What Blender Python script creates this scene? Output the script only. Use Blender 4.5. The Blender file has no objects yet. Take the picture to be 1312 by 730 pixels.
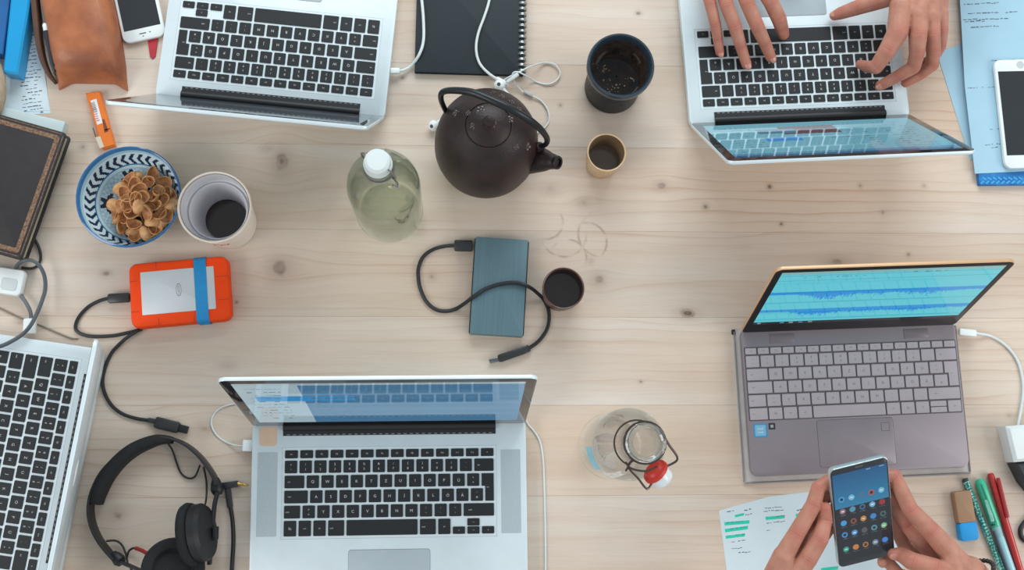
import bpy, bmesh, math, random
import numpy as np
from mathutils import Vector, Matrix
PI = math.pi
SC = bpy.context.scene
COL = SC.collection
random.seed(7)
rng = np.random.default_rng(11)

# ------------------------------------------------------------------ camera
# table top is z = 0; the point of the table right under the lens is the origin
HC, FPX = 1.526, 1450.14
FWD = Vector((0.05102353, 0.15456873, -0.98666362))
RGT = Vector((0.99868956, -0.00396979, 0.05102353))
UPV = Vector((-0.00396979, 0.98797406, 0.15456873))
cam_d = bpy.data.cameras.new('camera')
cam_d.sensor_width = 36.0
cam_d.lens = FPX / 1312 * 36.0
cam_d.clip_start = 0.05
cam = bpy.data.objects.new('camera', cam_d)
COL.objects.link(cam)
M3 = Matrix((RGT, UPV, -FWD)).transposed()
cam.matrix_world = Matrix.Translation((0, 0, HC)) @ M3.to_4x4()
SC.camera = cam

# ------------------------------------------------------------------ world, light, exposure
SC.view_settings.view_transform = 'Standard'
SC.view_settings.look = 'None'
SC.view_settings.exposure = 0.0
SC.view_settings.gamma = 1.0
SC.view_settings.use_curve_mapping = False
world = bpy.data.worlds.new('room_light')
SC.world = world
world.use_nodes = True
bg = world.node_tree.nodes['Background']
bg.inputs[0].default_value = (0.86, 0.95, 1.0, 1)
bg.inputs[1].default_value = 0.58


def area(name, loc, target, sx, sy, watts, color):
    d = bpy.data.lights.new(name, 'AREA')
    d.shape = 'RECTANGLE'
    d.size, d.size_y = sx, sy
    d.energy = watts
    d.color = color
    o = bpy.data.objects.new(name, d)
    COL.objects.link(o)
    o.location = loc
    o.rotation_euler = (Vector(target) - Vector(loc)).to_track_quat('-Z', 'Y').to_euler()
    return o


area('window_light_far', (0.3, 2.6, 1.7), (0.1, 0.2, 0), 2.4, 1.3, 66, (0.88, 0.97, 1.0))
area('window_light_right', (2.7, -0.6, 1.6), (0.2, 0.1, 0), 2.0, 1.3, 36, (1.0, 0.98, 0.95))
area('window_light_left', (-2.5, -0.9, 1.9), (-.1, 0.15, 0), 1.8, 1.2, 44, (1.0, 0.97, 0.94))


# ------------------------------------------------------------------ helpers
def P(u, v, z=0.0):
    """the point at height z seen at (u, v) of the 1312 x 730 frame"""
    d = FWD + RGT * ((u - 656) / FPX) + UPV * ((365 - v) / FPX)
    t = (z - HC) / d.z
    return Vector((0, 0, HC)) + d * t


def lin(c):
    return c / 12.92 if c <= 0.04045 else ((c + 0.055) / 1.055) ** 2.4


def rgb(r, g, b):
    return (lin(r / 255), lin(g / 255), lin(b / 255), 1.0)


class NT:
    def __init__(self, m):
        self.t = m.node_tree
        self.n = self.t.nodes

    def node(self, typ, **kw):
        x = self.n.new(typ)
        for k, v in kw.items():
            setattr(x, k, v)
        return x

    def put(self, sock, v):
        if isinstance(v, bpy.types.NodeSocket):
            self.t.links.new(v, sock)
        elif v is not None:
            sock.default_value = v

    def math(self, op, a, b=None, c=None, clamp=False):
        x = self.node('ShaderNodeMath', operation=op, use_clamp=clamp)
        for i, v in enumerate((a, b, c)):
            self.put(x.inputs[i], v)
        return x.outputs[0]

    def mix(self, f, a, b, blend='MIX'):
        x = self.node('ShaderNodeMix', data_type='RGBA', blend_type=blend)
        self.put(x.inputs[0], f)
        self.put(x.inputs[6], a)
        self.put(x.inputs[7], b)
        return x.outputs[2]

    def noise(self, vec, scale, detail=3, rough=0.5, dist=0.0):
        x = self.node('ShaderNodeTexNoise')
        self.put(x.inputs['Vector'], vec)
        x.inputs['Scale'].default_value = scale
        x.inputs['Detail'].default_value = detail
        x.inputs['Roughness'].default_value = rough
        x.inputs['Distortion'].default_value = dist
        return x.outputs[0]

    def mapping(self, vec, loc=(0, 0, 0), rot=(0, 0, 0), scale=(1, 1, 1)):
        x = self.node('ShaderNodeMapping')
        self.put(x.inputs[0], vec)
        self.put(x.inputs[1], loc)
        self.put(x.inputs[2], rot)
        self.put(x.inputs[3], scale)
        return x.outputs[0]

    def ramp(self, f, stops):
        x = self.node('ShaderNodeValToRGB')
        self.put(x.inputs[0], f)
        e = x.color_ramp.elements
        while len(e) < len(stops):
            e.new(0.5)
        for i, (p, c) in enumerate(stops):
            e[i].position = p
            e[i].color = c
        return x.outputs[0]

    def rng(self, v, a, b, c=0.0, d=1.0):
        x = self.node('ShaderNodeMapRange')
        self.put(x.inputs[0], v)
        for i, q in enumerate((a, b, c, d)):
            x.inputs[i + 1].default_value = q
        return x.outputs[0]


MATS = {}


def mat(name, color, rough=0.5, metal=0.0, var=0.0, scale=40.0, bump=0.0, bscale=300.0, stretch=(1, 1, 1), spec=0.5,
        coat=0.0, attr=False, emit=0.0, sub=0.0, color2=None, alpha=1.0, trans=0.0):
    """a procedural material: base colour varied by noise, fine relief by a bump"""
    if name in MATS:
        return MATS[name]
    m = bpy.data.materials.new(name)
    m.use_nodes = True
    b = m.node_tree.nodes['Principled BSDF']
    k = NT(m)
    b.inputs['Roughness'].default_value = rough
    b.inputs['Metallic'].default_value = metal
    b.inputs['Specular IOR Level'].default_value = spec
    b.inputs['Coat Weight'].default_value = coat
    b.inputs['Coat Roughness'].default_value = 0.06
    b.inputs['Alpha'].default_value = alpha
    b.inputs['Transmission Weight'].default_value = trans
    if sub:
        b.inputs['Subsurface Weight'].default_value = sub
        b.inputs['Subsurface Radius'].default_value = (0.006, 0.0022, 0.0012)
        b.inputs['Subsurface Scale'].default_value = 0.6
    tc = k.node('ShaderNodeTexCoord').outputs['Object']
    vec = k.mapping(tc, scale=stretch) if stretch != (1, 1, 1) else tc
    if attr:
        a = k.node('ShaderNodeAttribute', attribute_name='Col').outputs['Color']
        if emit:
            b.inputs['Base Color'].default_value = (0.01, 0.01, 0.012, 1)
            k.put(b.inputs['Emission Color'], a)
            b.inputs['Emission Strength'].default_value = emit
        else:
            k.put(b.inputs['Base Color'], a)
    else:
        c2 = color2 or tuple(list(c * (1 - var) for c in color[:3]) + [1.0])
        f = k.noise(vec, scale, 4)
        k.put(b.inputs['Base Color'], k.mix(k.rng(f, 0.35, 0.65), color, c2))
        if emit:
            b.inputs['Emission Color'].default_value = color
            b.inputs['Emission Strength'].default_value = emit
    if bump:
        bp = k.node('ShaderNodeBump')
        bp.inputs['Strength'].default_value = bump
        bp.inputs['Distance'].default_value = 0.001
        k.put(bp.inputs['Height'], k.noise(vec, bscale, 3))
        k.put(b.inputs['Normal'], bp.outputs[0])
    MATS[name] = m
    return m


def glass_mat(name, mid, edge, gloss=1.0):
    """thin-walled glass: tinted see-through, deeper tint where the wall is seen edge on, mirror by Fresnel"""
    m = bpy.data.materials.new(name)
    m.use_nodes = True
    k = NT(m)
    k.n.remove(k.n['Principled BSDF'])
    lw = k.node('ShaderNodeLayerWeight')
    lw.inputs[0].default_value = 0.5
    f = k.math('POWER', lw.outputs['Facing'], 2.2)
    tr = k.node('ShaderNodeBsdfTransparent')
    k.put(tr.inputs[0], k.mix(f, mid, edge))
    gl = k.node('ShaderNodeBsdfGlossy')
    gl.inputs['Roughness'].default_value = 0.03
    gl.inputs['Color'].default_value = (0.95, 1, 1, 1)
    fr = k.math('MULTIPLY_ADD', k.math('POWER', lw.outputs['Facing'], 4.0), .85, .045)
    tcn = k.noise(k.node('ShaderNodeTexCoord').outputs['Object'], 60, 2)
    bp = k.node('ShaderNodeBump')
    bp.inputs['Strength'].default_value = 0.25
    bp.inputs['Distance'].default_value = 0.002
    k.put(bp.inputs['Height'], tcn)
    k.put(gl.inputs['Normal'], bp.outputs[0])
    mx = k.node('ShaderNodeMixShader')
    k.put(mx.inputs[0], k.math('MULTIPLY', fr, gloss, clamp=True))
    k.put(mx.inputs[1], tr.outputs[0])
    k.put(mx.inputs[2], gl.outputs[0])
    k.put(k.n['Material Output'].inputs[0], mx.outputs[0])
    MATS[name] = m
    return m


WM = {}     # world matrix of every object made here


def thing(name, label, cat, loc=(0, 0, 0), rotz=0.0, group=None, rot=None):
    o = bpy.data.objects.new(name, None)
    o.empty_display_size = 0.02
    COL.objects.link(o)
    r = Matrix.Rotation(rotz, 4, 'Z') if rot is None else rot.to_4x4()
    o.matrix_world = Matrix.Translation(loc) @ r
    WM[o.name] = o.matrix_world.copy()
    tag(o, label, cat, group)
    return o


def tag(o, label=None, cat=None, group=None, kind=None):
    if label: o['label'] = label
    if cat: o['category'] = cat
    if group: o['group'] = group
    if kind: o['kind'] = kind
    return o


class MB:
    """collects vertices and faces of ONE mesh"""

    def __init__(self):
        self.v, self.f, self.m, self.c = [], [], [], None

    def add(self, verts, faces, mi=0):
        n = len(self.v)
        self.v += [Vector(q) for q in verts]
        self.f += [tuple(i + n for i in q) for q in faces]
        self.m += [mi] * len(faces)
        return self

    def loops(self, rings, closed=True, cap0=True, cap1=True, mi=0):
        """bridge rings (lists of equal length) one after the other"""
        n = len(rings[0])
        vs = [q for r in rings for q in r]
        fs = []
        for i in range(len(rings) - 1):
            for j in range(n if closed else n - 1):
                a, b = i * n + j, i * n + (j + 1) % n
                fs.append((a, b, b + n, a + n))
        if cap0: fs.append(tuple(range(n - 1, -1, -1)))
        if cap1: fs.append(tuple(range((len(rings) - 1) * n, len(rings) * n)))
        return self.add(vs, fs, mi)

    def slab(self, w, d, z0, z1, r=0.002, bev=0.0, bot=0.0, c=(0, 0), seg=4, mi=0):
        """rounded-corner slab, top edge bevelled by bev, bottom by bot"""
        lay = []
        if bot: lay += [(bot, z0), (bot * .3, z0 + bot * .35), (0, z0 + bot)]
        else: lay += [(0, z0)]
        if bev: lay += [(0, z1 - bev), (bev * .3, z1 - bev * .3), (bev, z1)]
        else: lay += [(0, z1)]
        return self.loops([[(x + c[0], y + c[1], z) for x, y in rr(w - 2 * i, d - 2 * i, max(r - i, 1e-5), seg)] for i, z in lay], mi=mi)

    def prism(self, poly, z0, z1, bev=0.0, mi=0):
        area_ = sum(poly[i][0] * poly[(i + 1) % len(poly)][1] - poly[(i + 1) % len(poly)][0] * poly[i][1] for i in range(len(poly)))
        if area_ < 0: poly = poly[::-1]
        rings = [[(x, y, z0) for x, y in poly]]
        if bev:
            rings.append([(x, y, z1 - bev) for x, y in poly])
            rings.append([(x, y, z1) for x, y in inset(poly, bev)])
        else:
            rings.append([(x, y, z1) for x, y in poly])
        return self.loops(rings, mi=mi)

    def box(self, c, s, mi=0, R=None):
        vs = [Vector((sx * s[0] / 2, sy * s[1] / 2, sz * s[2] / 2)) for sz in (-1, 1) for sx, sy in ((-1, -1), (1, -1), (1, 1), (-1, 1))]
        if R is not None: vs = [R @ q for q in vs]
        vs = [q + Vector(c) for q in vs]
        return self.add(vs, [(3, 2, 1, 0), (4, 5, 6, 7), (0, 1, 5, 4), (1, 2, 6, 5), (2, 3, 7, 6), (3, 0, 4, 7)], mi)

    def lathe(self, prof, seg=48, c=(0, 0, 0), mi=0, cap0=True, cap1=True, R=None):
        rings = []
        for r, z in prof:
            ring = [Vector((r * math.cos(2 * PI * j / seg), r * math.sin(2 * PI * j / seg), z)) for j in range(seg)]
            if R is not None: ring = [R @ q for q in ring]
            rings.append([q + Vector(c) for q in ring])
        return self.loops(rings, cap0=cap0, cap1=cap1, mi=mi)

    def tube(self, pts, rad, seg=8, mi=0, smooth=6, closed=False):
        """a round tube through points; rad a number or one per point"""
        pts = [Vector(p) for p in pts]
        rads = [rad] * len(pts) if not isinstance(rad, (list, tuple)) else list(rad)
        if smooth: pts, rads = spline(pts, rads, smooth, closed)
        n = len(pts)
        T = [(pts[(i + 1) % n if closed else min(i + 1, n - 1)] - pts[(i - 1) % n if closed else max(i - 1, 0)]).normalized() for i in range(n)]
        ref = Vector((0, 0, 1)) if abs(T[0].z) < .9 else Vector((1, 0, 0))
        a = T[0].cross(ref).normalized()
        rings = []
        for p, t, r in zip(pts, T, rads):
            a = (a - t * a.dot(t)).normalized()
            b = t.cross(a)
            rings.append([p + (a * math.cos(2 * PI * j / seg) + b * math.sin(2 * PI * j / seg)) * r for j in range(seg)])
        if closed: rings.append(rings[0])
        return self.loops(rings, cap0=not closed, cap1=not closed, mi=mi)

    def sweep(self, pts, sect, mi=0, smooth=6, scales=None):
        """sweep a section of (sideways, upward) offsets along a path lying about level"""
        pts = [Vector(p) for p in pts]
        sc = scales or [1.0] * len(pts)
        if smooth: pts, sc = spline(pts, sc, smooth)
        n = len(pts)
        rings = []
        for i, p in enumerate(pts):
            t = (pts[min(i + 1, n - 1)] - pts[max(i - 1, 0)])
            t.z = 0
            t.normalize()
            s = Vector((t.y, -t.x, 0))
            rings.append([p + s * a * sc[i] + Vector((0, 0, b * sc[i])) for a, b in sect])
        return self.loops(rings, mi=mi)

    def ball(self, c, r, seg=16, rings=10, mi=0, R=None):
        if not isinstance(r, (list, tuple)): r = (r, r, r)
        prof = [(math.sin(PI * i / rings), -math.cos(PI * i / rings)) for i in range(rings + 1)]
        prof[0], prof[-1] = (1e-4, -1), (1e-4, 1)
        n = len(self.v)
        self.lathe(prof, seg, mi=mi)
        for i in range(n, len(self.v)):
            q = self.v[i]
            q = Vector((q.x * r[0], q.y * r[1], q.z * r[2]))
            self.v[i] = (R @ q if R is not None else q) + Vector(c)
        return self

    def build(self, name, mats, parent=None, local=False, smooth=True, origin=None, rotz=0.0, ang=35):
        if not isinstance(mats, (list, tuple)): mats = [mats]
        W = Matrix.Identity(4)
        if parent is not None: W = WM[parent.name]
        elif origin is not None: W = Matrix.Translation(origin) @ Matrix.Rotation(rotz, 4, 'Z')
        vs = self.v
        if not local and (parent is not None or origin is not None):
            I = W.inverted()
            vs = [I @ q for q in vs]
        me = bpy.data.meshes.new(name)
        me.from_pydata([tuple(q) for q in vs], [], self.f)
        for m_ in mats: me.materials.append(m_)
        if len(mats) > 1: me.polygons.foreach_set('material_index', self.m)
        if self.c is not None:
            at = me.color_attributes.new('Col', 'FLOAT_COLOR', 'CORNER')
            nl = np.zeros(len(me.polygons), np.int32)
            me.polygons.foreach_get('loop_total', nl)
            at.data.foreach_set('color', np.repeat(np.asarray(self.c, np.float32), nl, axis=0).ravel())
        me.update()
        if smooth: shade(me, ang)
        return link(name, me, parent, W)


def shade(me, ang=35):
    me.polygons.foreach_set('use_smooth', [True] * len(me.polygons))
    try: me.set_sharp_from_angle(angle=math.radians(ang))
    except Exception: pass


def link(name, me, parent=None, W=None):
    o = bpy.data.objects.new(name, me)
    COL.objects.link(o)
    if parent is not None:
        o.parent = parent
        WM[o.name] = WM[parent.name]
    else:
        W = W if W is not None else Matrix.Identity(4)
        o.matrix_world = W
        WM[o.name] = W.copy()
    return o


def rr(w, d, r, seg=4):
    out = []
    r = min(r, w / 2 - 1e-6, d / 2 - 1e-6)
    for cx, cy, a0 in ((w / 2 - r, d / 2 - r, 0), (-w / 2 + r, d / 2 - r, PI / 2), (-w / 2 + r, -d / 2 + r, PI), (w / 2 - r, -d / 2 + r, 1.5 * PI)):
        for i in range(seg + 1):
            a = a0 + PI / 2 * i / seg
            out.append((cx + r * math.cos(a), cy + r * math.sin(a)))
    return out


def inset(poly, b):
    n = len(poly)
    out = []
    for i in range(n):
        p0, p1, p2 = Vector(poly[i - 1]).to_2d(), Vector(poly[i]).to_2d(), Vector(poly[(i + 1) % n]).to_2d()
        e1, e2 = (p1 - p0).normalized(), (p2 - p1).normalized()
        n1, n2 = Vector((-e1.y, e1.x)), Vector((-e2.y, e2.x))
        h = (n1 + n2)
        h = h / max(h.dot(n1), 0.3) if h.length > 1e-6 else n1
        q = p1 + h * b
        out.append((q.x, q.y))
    return out


def spline(pts, vals, k, closed=False):
    n = len(pts)
    op, ov = [], []
    for i in range(n if closed else n - 1):
        g = (lambda j: j % n) if closed else (lambda j: max(0, min(n - 1, j)))
        p0, p1, p2, p3 = pts[g(i - 1)], pts[g(i)], pts[g(i + 1)], pts[g(i + 2)]
        for s in range(k):
            t = s / k
            op.append(0.5 * ((2 * p1) + (p2 - p0) * t + (2 * p0 - 5 * p1 + 4 * p2 - p3) * t * t + (3 * p1 - p0 - 3 * p2 + p3) * t ** 3))
            ov.append(vals[g(i)] * (1 - t) + vals[g(i + 1)] * t)
    if not closed:
        op.append(pts[-1])
        ov.append(vals[-1])
    return op, ov


def cable(pix, name=None, rad=0.002, z=None):
    """points (u, v[, z]) -> world points with the cable resting on the table"""
    return [P(q[0], q[1], q[2] if len(q) > 2 else (z if z is not None else rad)) for q in pix]


def basis(a, b):
    """a rotation whose z axis runs from a to b"""
    return (Vector(b) - Vector(a)).normalized().to_track_quat('Z', 'Y').to_matrix()


# painted flat print (screens, paper): a canvas that becomes one colour per small face
class Canvas:
    def __init__(self, nx, ny, c):
        self.nx, self.ny = nx, ny
        self.a = np.zeros((ny, nx, 3))
        self.a[:] = [lin(q / 255) for q in c]

    def rect(self, x0, y0, x1, y1, c, al=1.0):      # fractions, y down
        i0, i1 = int(round(x0 * self.nx)), max(int(round(x1 * self.nx)), int(round(x0 * self.nx)) + 1)
        j0, j1 = int(round(y0 * self.ny)), max(int(round(y1 * self.ny)), int(round(y0 * self.ny)) + 1)
        cc = np.array([lin(q / 255) for q in c])
        self.a[max(j0, 0):j1, max(i0, 0):i1] = self.a[max(j0, 0):j1, max(i0, 0):i1] * (1 - al) + cc * al

    def disc(self, x, y, r, c, asp=1.0, r0=0.0):    # r as fraction of width
        X, Y = np.meshgrid((np.arange(self.nx) + .5) / self.nx, (np.arange(self.ny) + .5) / self.ny)
        d = np.hypot(X - x, (Y - y) * asp)
        self.a[(d < r) & (d >= r0)] = [lin(q / 255) for q in c]

    def scribble(self, x0, x1, y, h, c, dens=0.6, al=0.8):
        x = x0
        while x < x1:
            w = random.uniform(0.4, 1.6) * h
            if random.random() < dens:
                self.rect(x, y + random.uniform(-.15, .15) * h, min(x + w, x1), y + h * random.uniform(.5, 1), c, al)
            x += w + random.uniform(.1, .6) * h

    def mesh(self, w, h):
        """MB in the xy plane centred on 0; the canvas top is +y"""
        nx, ny = self.nx, self.ny
        X, Y = np.meshgrid(np.linspace(-w / 2, w / 2, nx + 1), np.linspace(h / 2, -h / 2, ny + 1))
        b = MB()
        b.v = [Vector((x, y, 0)) for x, y in zip(X.ravel(), Y.ravel())]
        s = nx + 1
        b.f = [(j * s + i, (j + 1) * s + i, (j + 1) * s + i + 1, j * s + i + 1) for j in range(ny) for i in range(nx)]
        b.m = [0] * len(b.f)
        b.c = np.concatenate([self.a.reshape(-1, 3), np.ones((nx * ny, 1))], 1)
        return b


_glyph = {}


def glyphs(text):
    """flat outline mesh of a short text, centred, height about 1"""
    if text in _glyph: return _glyph[text]
    cu = bpy.data.curves.new('text_outline', 'FONT')
    cu.body = text
    cu.align_x, cu.align_y = 'CENTER', 'CENTER'
    cu.resolution_u = 2
    o = bpy.data.objects.new('text_outline', cu)
    COL.objects.link(o)
    bpy.context.view_layer.update()
    me = bpy.data.meshes.new_from_object(o.evaluated_get(bpy.context.evaluated_depsgraph_get()))
    vs = [tuple(v.co) for v in me.vertices]
    fs = [tuple(p.vertices) for p in me.polygons]
    if vs:
        mx = (max(v[0] for v in vs) + min(v[0] for v in vs)) / 2
        my = (max(v[1] for v in vs) + min(v[1] for v in vs)) / 2
        vs = [(v[0] - mx, v[1] - my, 0) for v in vs]
    bpy.data.objects.remove(o)
    bpy.data.meshes.remove(me)
    bpy.data.curves.remove(cu)
    _glyph[text] = (vs, fs)
    return _glyph[text]


def add_text(b, text, x, y, z, size, mi, rot=0.0):
    vs, fs = glyphs(text)
    c, s = math.cos(rot), math.sin(rot)
    b.add([(x + (v[0] * c - v[1] * s) * size, y + (v[0] * s + v[1] * c) * size, z) for v in vs], fs, mi)


# ------------------------------------------------------------------ materials
ALU = mat('brushed_aluminium', rgb(218, 230, 235), 0.42, 0.24, var=0.05, scale=30, bump=0.05, bscale=1500)
ALU_D = mat('aluminium_tray', rgb(182, 194, 198), 0.45, 0.28, var=0.04, bump=0.05, bscale=1500)
ALU_G = mat('speaker_grille_dots', rgb(188, 201, 206), 0.5, 0.28, var=0.2, scale=900)
KEYB = mat('black_key_plastic', rgb(20, 24, 28), 0.55, var=0.1, bump=0.04, bscale=1800)
LEGEND = mat('key_legend_print', rgb(190, 198, 202), 0.6, var=0.05)
TAUPE = mat('taupe_metal', rgb(144, 134, 140), 0.42, 0.3, var=0.06, scale=25, bump=0.04, bscale=1500)
TAUPE_K = mat('taupe_key', rgb(172, 163, 168), 0.5, 0.1, var=0.05)
TAUPE_D = mat('taupe_key_gap', rgb(92, 85, 90), 0.6, 0.1, var=0.05)
LEG_T = mat('taupe_key_legend', rgb(105, 98, 106), 0.6)
BLACKP = mat('black_plastic', rgb(26, 27, 30), 0.5, var=0.15, scale=80, bump=0.05, bscale=900)
BLACKR = mat('black_rubber_cable', rgb(32, 34, 37), 0.5, var=0.1)
BLACKM = mat('matte_black_foam', rgb(25, 26, 29), 0.85, var=0.2, bump=0.2, bscale=700)
GREYC = mat('grey_cable', rgb(84, 92, 98), 0.4, var=0.15)
BEZEL = mat('black_bezel_glass', rgb(36, 36, 39), 0.08, var=0.1, coat=0.3)
SCREEN = mat('lit_screen', (1, 1, 1, 1), 0.05, attr=True, emit=0.62)
PHONE_S = mat('lit_phone_screen', (1, 1, 1, 1), 0.08, attr=True, emit=0.8)
WHITEP = mat('white_plastic', rgb(226, 232, 232), 0.35, var=0.03)
WHITEC = mat('white_cable', rgb(214, 222, 222), 0.4, var=0.05)
PRINT = mat('printed_paper', (1, 1, 1, 1), 0.75, attr=True)
PAPER = mat('paper', rgb(206, 220, 226), 0.8, var=0.04, scale=20)
STEEL = mat('steel_wire', rgb(150, 146, 142), 0.3, 0.9, var=0.2)
GOLD = mat('gold_contact', rgb(196, 160, 96), 0.3, 0.9, var=0.1)
DARKGLASS = mat('black_phone_glass', rgb(38, 42, 47), 0.07, var=0.08, coat=0.4)


# ------------------------------------------------------------------ floor and table
fl = MB()
fl.box((0.1, 0.2, -0.785), (6, 6, 0.07))
o = fl.build('floor', mat('grey_floor', rgb(120, 112, 104), 0.7, var=0.2, scale=6))
tag(o, kind='structure')
wl = MB()
wl.box((0.1, 4.2, 0.4), (6, 0.12, 2.3))
o = wl.build('wall_far', mat('white_wall_paint', rgb(222, 220, 214), 0.8, var=0.04, scale=3), smooth=False)
tag(o, kind='structure')


def wood_material():
    m = bpy.data.materials.new('pine_planks')
    m.use_nodes = True
    k = NT(m)
    b = k.n['Principled BSDF']
    tc = k.node('ShaderNodeTexCoord').outputs['Object']
    rnd = k.node('ShaderNodeObjectInfo').outputs['Random']
    off = k.node('ShaderNodeCombineXYZ')
    k.put(off.inputs[0], k.math('MULTIPLY', rnd, 17.0))
    k.put(off.inputs[2], k.math('MULTIPLY', rnd, 9.0))
    pos = k.node('ShaderNodeVectorMath', operation='ADD')
    k.put(pos.inputs[0], tc)
    k.put(pos.inputs[1], off.outputs[0])
    pv = pos.outputs[0]
    sep = k.node('ShaderNodeSeparateXYZ')
    k.put(sep.inputs[0], tc)
    X, Y = sep.outputs[0], sep.outputs[1]
    # knots: (u, v, size x, size y, strength)
    knots = [(361, 207, 11, 16, .9), (344, 190, 9, 6, .5), (358, 343, 15, 14, .8), (291, 468, 12, 6, .5), (706, 243, 9, 7, .5), (748, 259, 7, 6, .5),
             (847, 238, 8, 6, .8), (904, 265, 4, 4, .9), (986, 239, 4, 4, 1), (1001, 287, 3, 3, 1), (767, 358, 9, 9, .75), (757, 334, 4, 5, .5), (881, 401, 13, 7, 1),
             (1072, 335, 14, 6, .7), (821, 489, 3, 2, .8), (262, 549, 12, 10, .6), (150, 659, 10, 9, .7), (1102, 238, 3, 3, .8), (1131, 272, 3, 3, .7), (1164, 326, 3, 3, .9),
             (1184, 238, 3, 3, .6), (553, 354, 5, 5, .6), (818, 17, 4, 3, .9), (718, 135, 3, 3, .8), (516, 100, 4, 3, .9), (106, 188, 4, 4, .6), (136, 350, 6, 4, .8), (26, 412, 7, 6, .7), (303, 387, 3, 3, .7), (1293, 532, 3, 3, .6)]
    wob = k.noise(tc, 70, 2)
    mask, ring, bend = None, None, None
    for u, v, sx, sy, st in knots:
        c = P(u, v)
        ax, ay = sx / 950 * 1.1, sy / 950 * 1.1
        dx = k.math('MULTIPLY', k.math('SUBTRACT', X, c.x), 1 / ax)
        dyr = k.math('SUBTRACT', Y, c.y)
        dy = k.math('MULTIPLY', dyr, 1 / ay)
        d = k.math('ADD', k.math('MULTIPLY', dx, dx), k.math('MULTIPLY', dy, dy))
        kk = k.math('MULTIPLY', k.math('EXPONENT', k.math('MULTIPLY', d, -1.1)), st)
        mask = kk if mask is None else k.math('MAXIMUM', mask, kk)
        if sx > 6:
            # the grain bows round the larger knots
            dx2 = k.math('MULTIPLY', dx, 0.33)
            dy2 = k.math('MULTIPLY', dy, 0.45)
            e = k.math('EXPONENT', k.math('MULTIPLY', k.math('ADD', k.math('MULTIPLY', dx2, dx2), k.math('MULTIPLY', dy2, dy2)), -1.0))
            w = k.math('MULTIPLY', k.math('MULTIPLY', dyr, -0.75), e)
            bend = w if bend is None else k.math('ADD', bend, w)
    gx = k.node('ShaderNodeCombineXYZ')
    k.put(gx.inputs[0], k.math('MULTIPLY', X, 1.0))
    k.put(gx.inputs[1], k.math('ADD', Y, bend))
    gp = k.node('ShaderNodeVectorMath', operation='ADD')
    k.put(gp.inputs[0], gx.outputs[0])
    k.put(gp.inputs[1], off.outputs[0])
    g = gp.outputs[0]
    band = k.noise(k.mapping(g, scale=(0.9, 22, 1)), 2.2, 3, 0.55, 0.25)
    wv = k.node('ShaderNodeTexWave', wave_type='BANDS', bands_direction='Y', wave_profile='SAW')
    k.put(wv.inputs['Vector'], k.mapping(g, scale=(0.16, 1, 1)))
    wv.inputs['Scale'].default_value = 21
    wv.inputs['Distortion'].default_value = 6.5
    wv.inputs['Detail'].default_value = 2.0
    wv.inputs['Detail Scale'].default_value = 1.1
    lines = k.math('MULTIPLY', k.math('POWER', wv.outputs['Fac'], 6.0), k.rng(k.noise(k.mapping(g, scale=(1.1, 9, 1)), 2.0, 2), .38, .66))
    fine = k.noise(k.mapping(g, scale=(5, 190, 1)), 4, 3, 0.6)
    big = k.noise(k.mapping(pv, scale=(1.2, 3.0, 1)), 2.0, 2, 0.5)
    c = k.mix(k.rng(big, 0.3, 0.7), rgb(212, 200, 188), rgb(207, 185, 165))
    c = k.mix(k.math('MULTIPLY', k.rng(band, 0.42, 0.72), 0.34), c, rgb(190, 158, 132))
    c = k.mix(k.math('MULTIPLY', k.math('MULTIPLY', lines, 0.62), k.rng(big, 0.2, 0.55)), c, rgb(176, 136, 108))
    c = k.mix(k.math('MULTIPLY', k.rng(fine, 0.5, 0.8), 0.28), c, rgb(172, 142, 120))
    hsv = k.node('ShaderNodeHueSaturation')
    k.put(hsv.inputs['Value'], k.rng(rnd, 0, 1, 0.97, 1.03))
    hsv.inputs['Saturation'].default_value = 1.0
    k.put(hsv.inputs['Color'], c)
    c = hsv.outputs[0]
    halo = k.math('POWER', mask, 0.6)
    kr = k.math('MULTIPLY', k.math('ADD', k.math('SINE', k.math('MULTIPLY', mask, 22)), 1.0), 0.22)
    c = k.mix(k.math('MULTIPLY', halo, 0.55), c, rgb(150, 128, 116))
    c = k.mix(k.math('MULTIPLY', k.rng(k.math('ADD', mask, k.math('MULTIPLY', k.math('SUBTRACT', wob, 0.5), 0.9)), 0.45, 1.0), k.math('ADD', kr, 0.5)), c, rgb(96, 76, 66))
    # pale rings left by cups
    stain = None
    for u, v, r, gap in ((700, 285, 22, 40), (722, 300, 30, 60), (752, 310, 26, 20), (770, 300, 30, 90), (728, 330, 24, 10), (640, 520, 0, 0)):
        if not r: continue
        cc = P(u, v)
        dx = k.math('SUBTRACT', X, cc.x)
        dy = k.math('SUBTRACT', Y, cc.y)
        d = k.math('SQRT', k.math('ADD', k.math('MULTIPLY', dx, dx), k.math('MULTIPLY', dy, dy)))
        e = k.math('MULTIPLY', k.math('SUBTRACT', d, r / 950), 1 / 0.0016)
        e = k.math('EXPONENT', k.math('MULTIPLY', k.math('MULTIPLY', e, e), -1.0))
        ang = k.math('SINE', k.math('ADD', k.math('ARCTAN2', dy, dx), gap * 0.05))
        e = k.math('MULTIPLY', e, k.rng(ang, -0.1, 0.6))
        stain = e if stain is None else k.math('MAXIMUM', stain, e)
    stain = k.math('MULTIPLY', stain, k.rng(k.noise(tc, 55, 2), 0.38, 0.6, 0, 0.45))
    c = k.mix(stain, c, rgb(116, 88, 74))
    k.put(b.inputs['Base Color'], c)
    b.inputs['Roughness'].default_value = 0.5
    b.inputs['Specular IOR Level'].default_value = 0.35
    bp = k.node('ShaderNodeBump')
    bp.inputs['Strength'].default_value = 0.12
    bp.inputs['Distance'].default_value = 0.0006
    k.put(bp.inputs['Height'], k.math('ADD', fine, k.math('MULTIPLY', lines, 0.5)))
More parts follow.
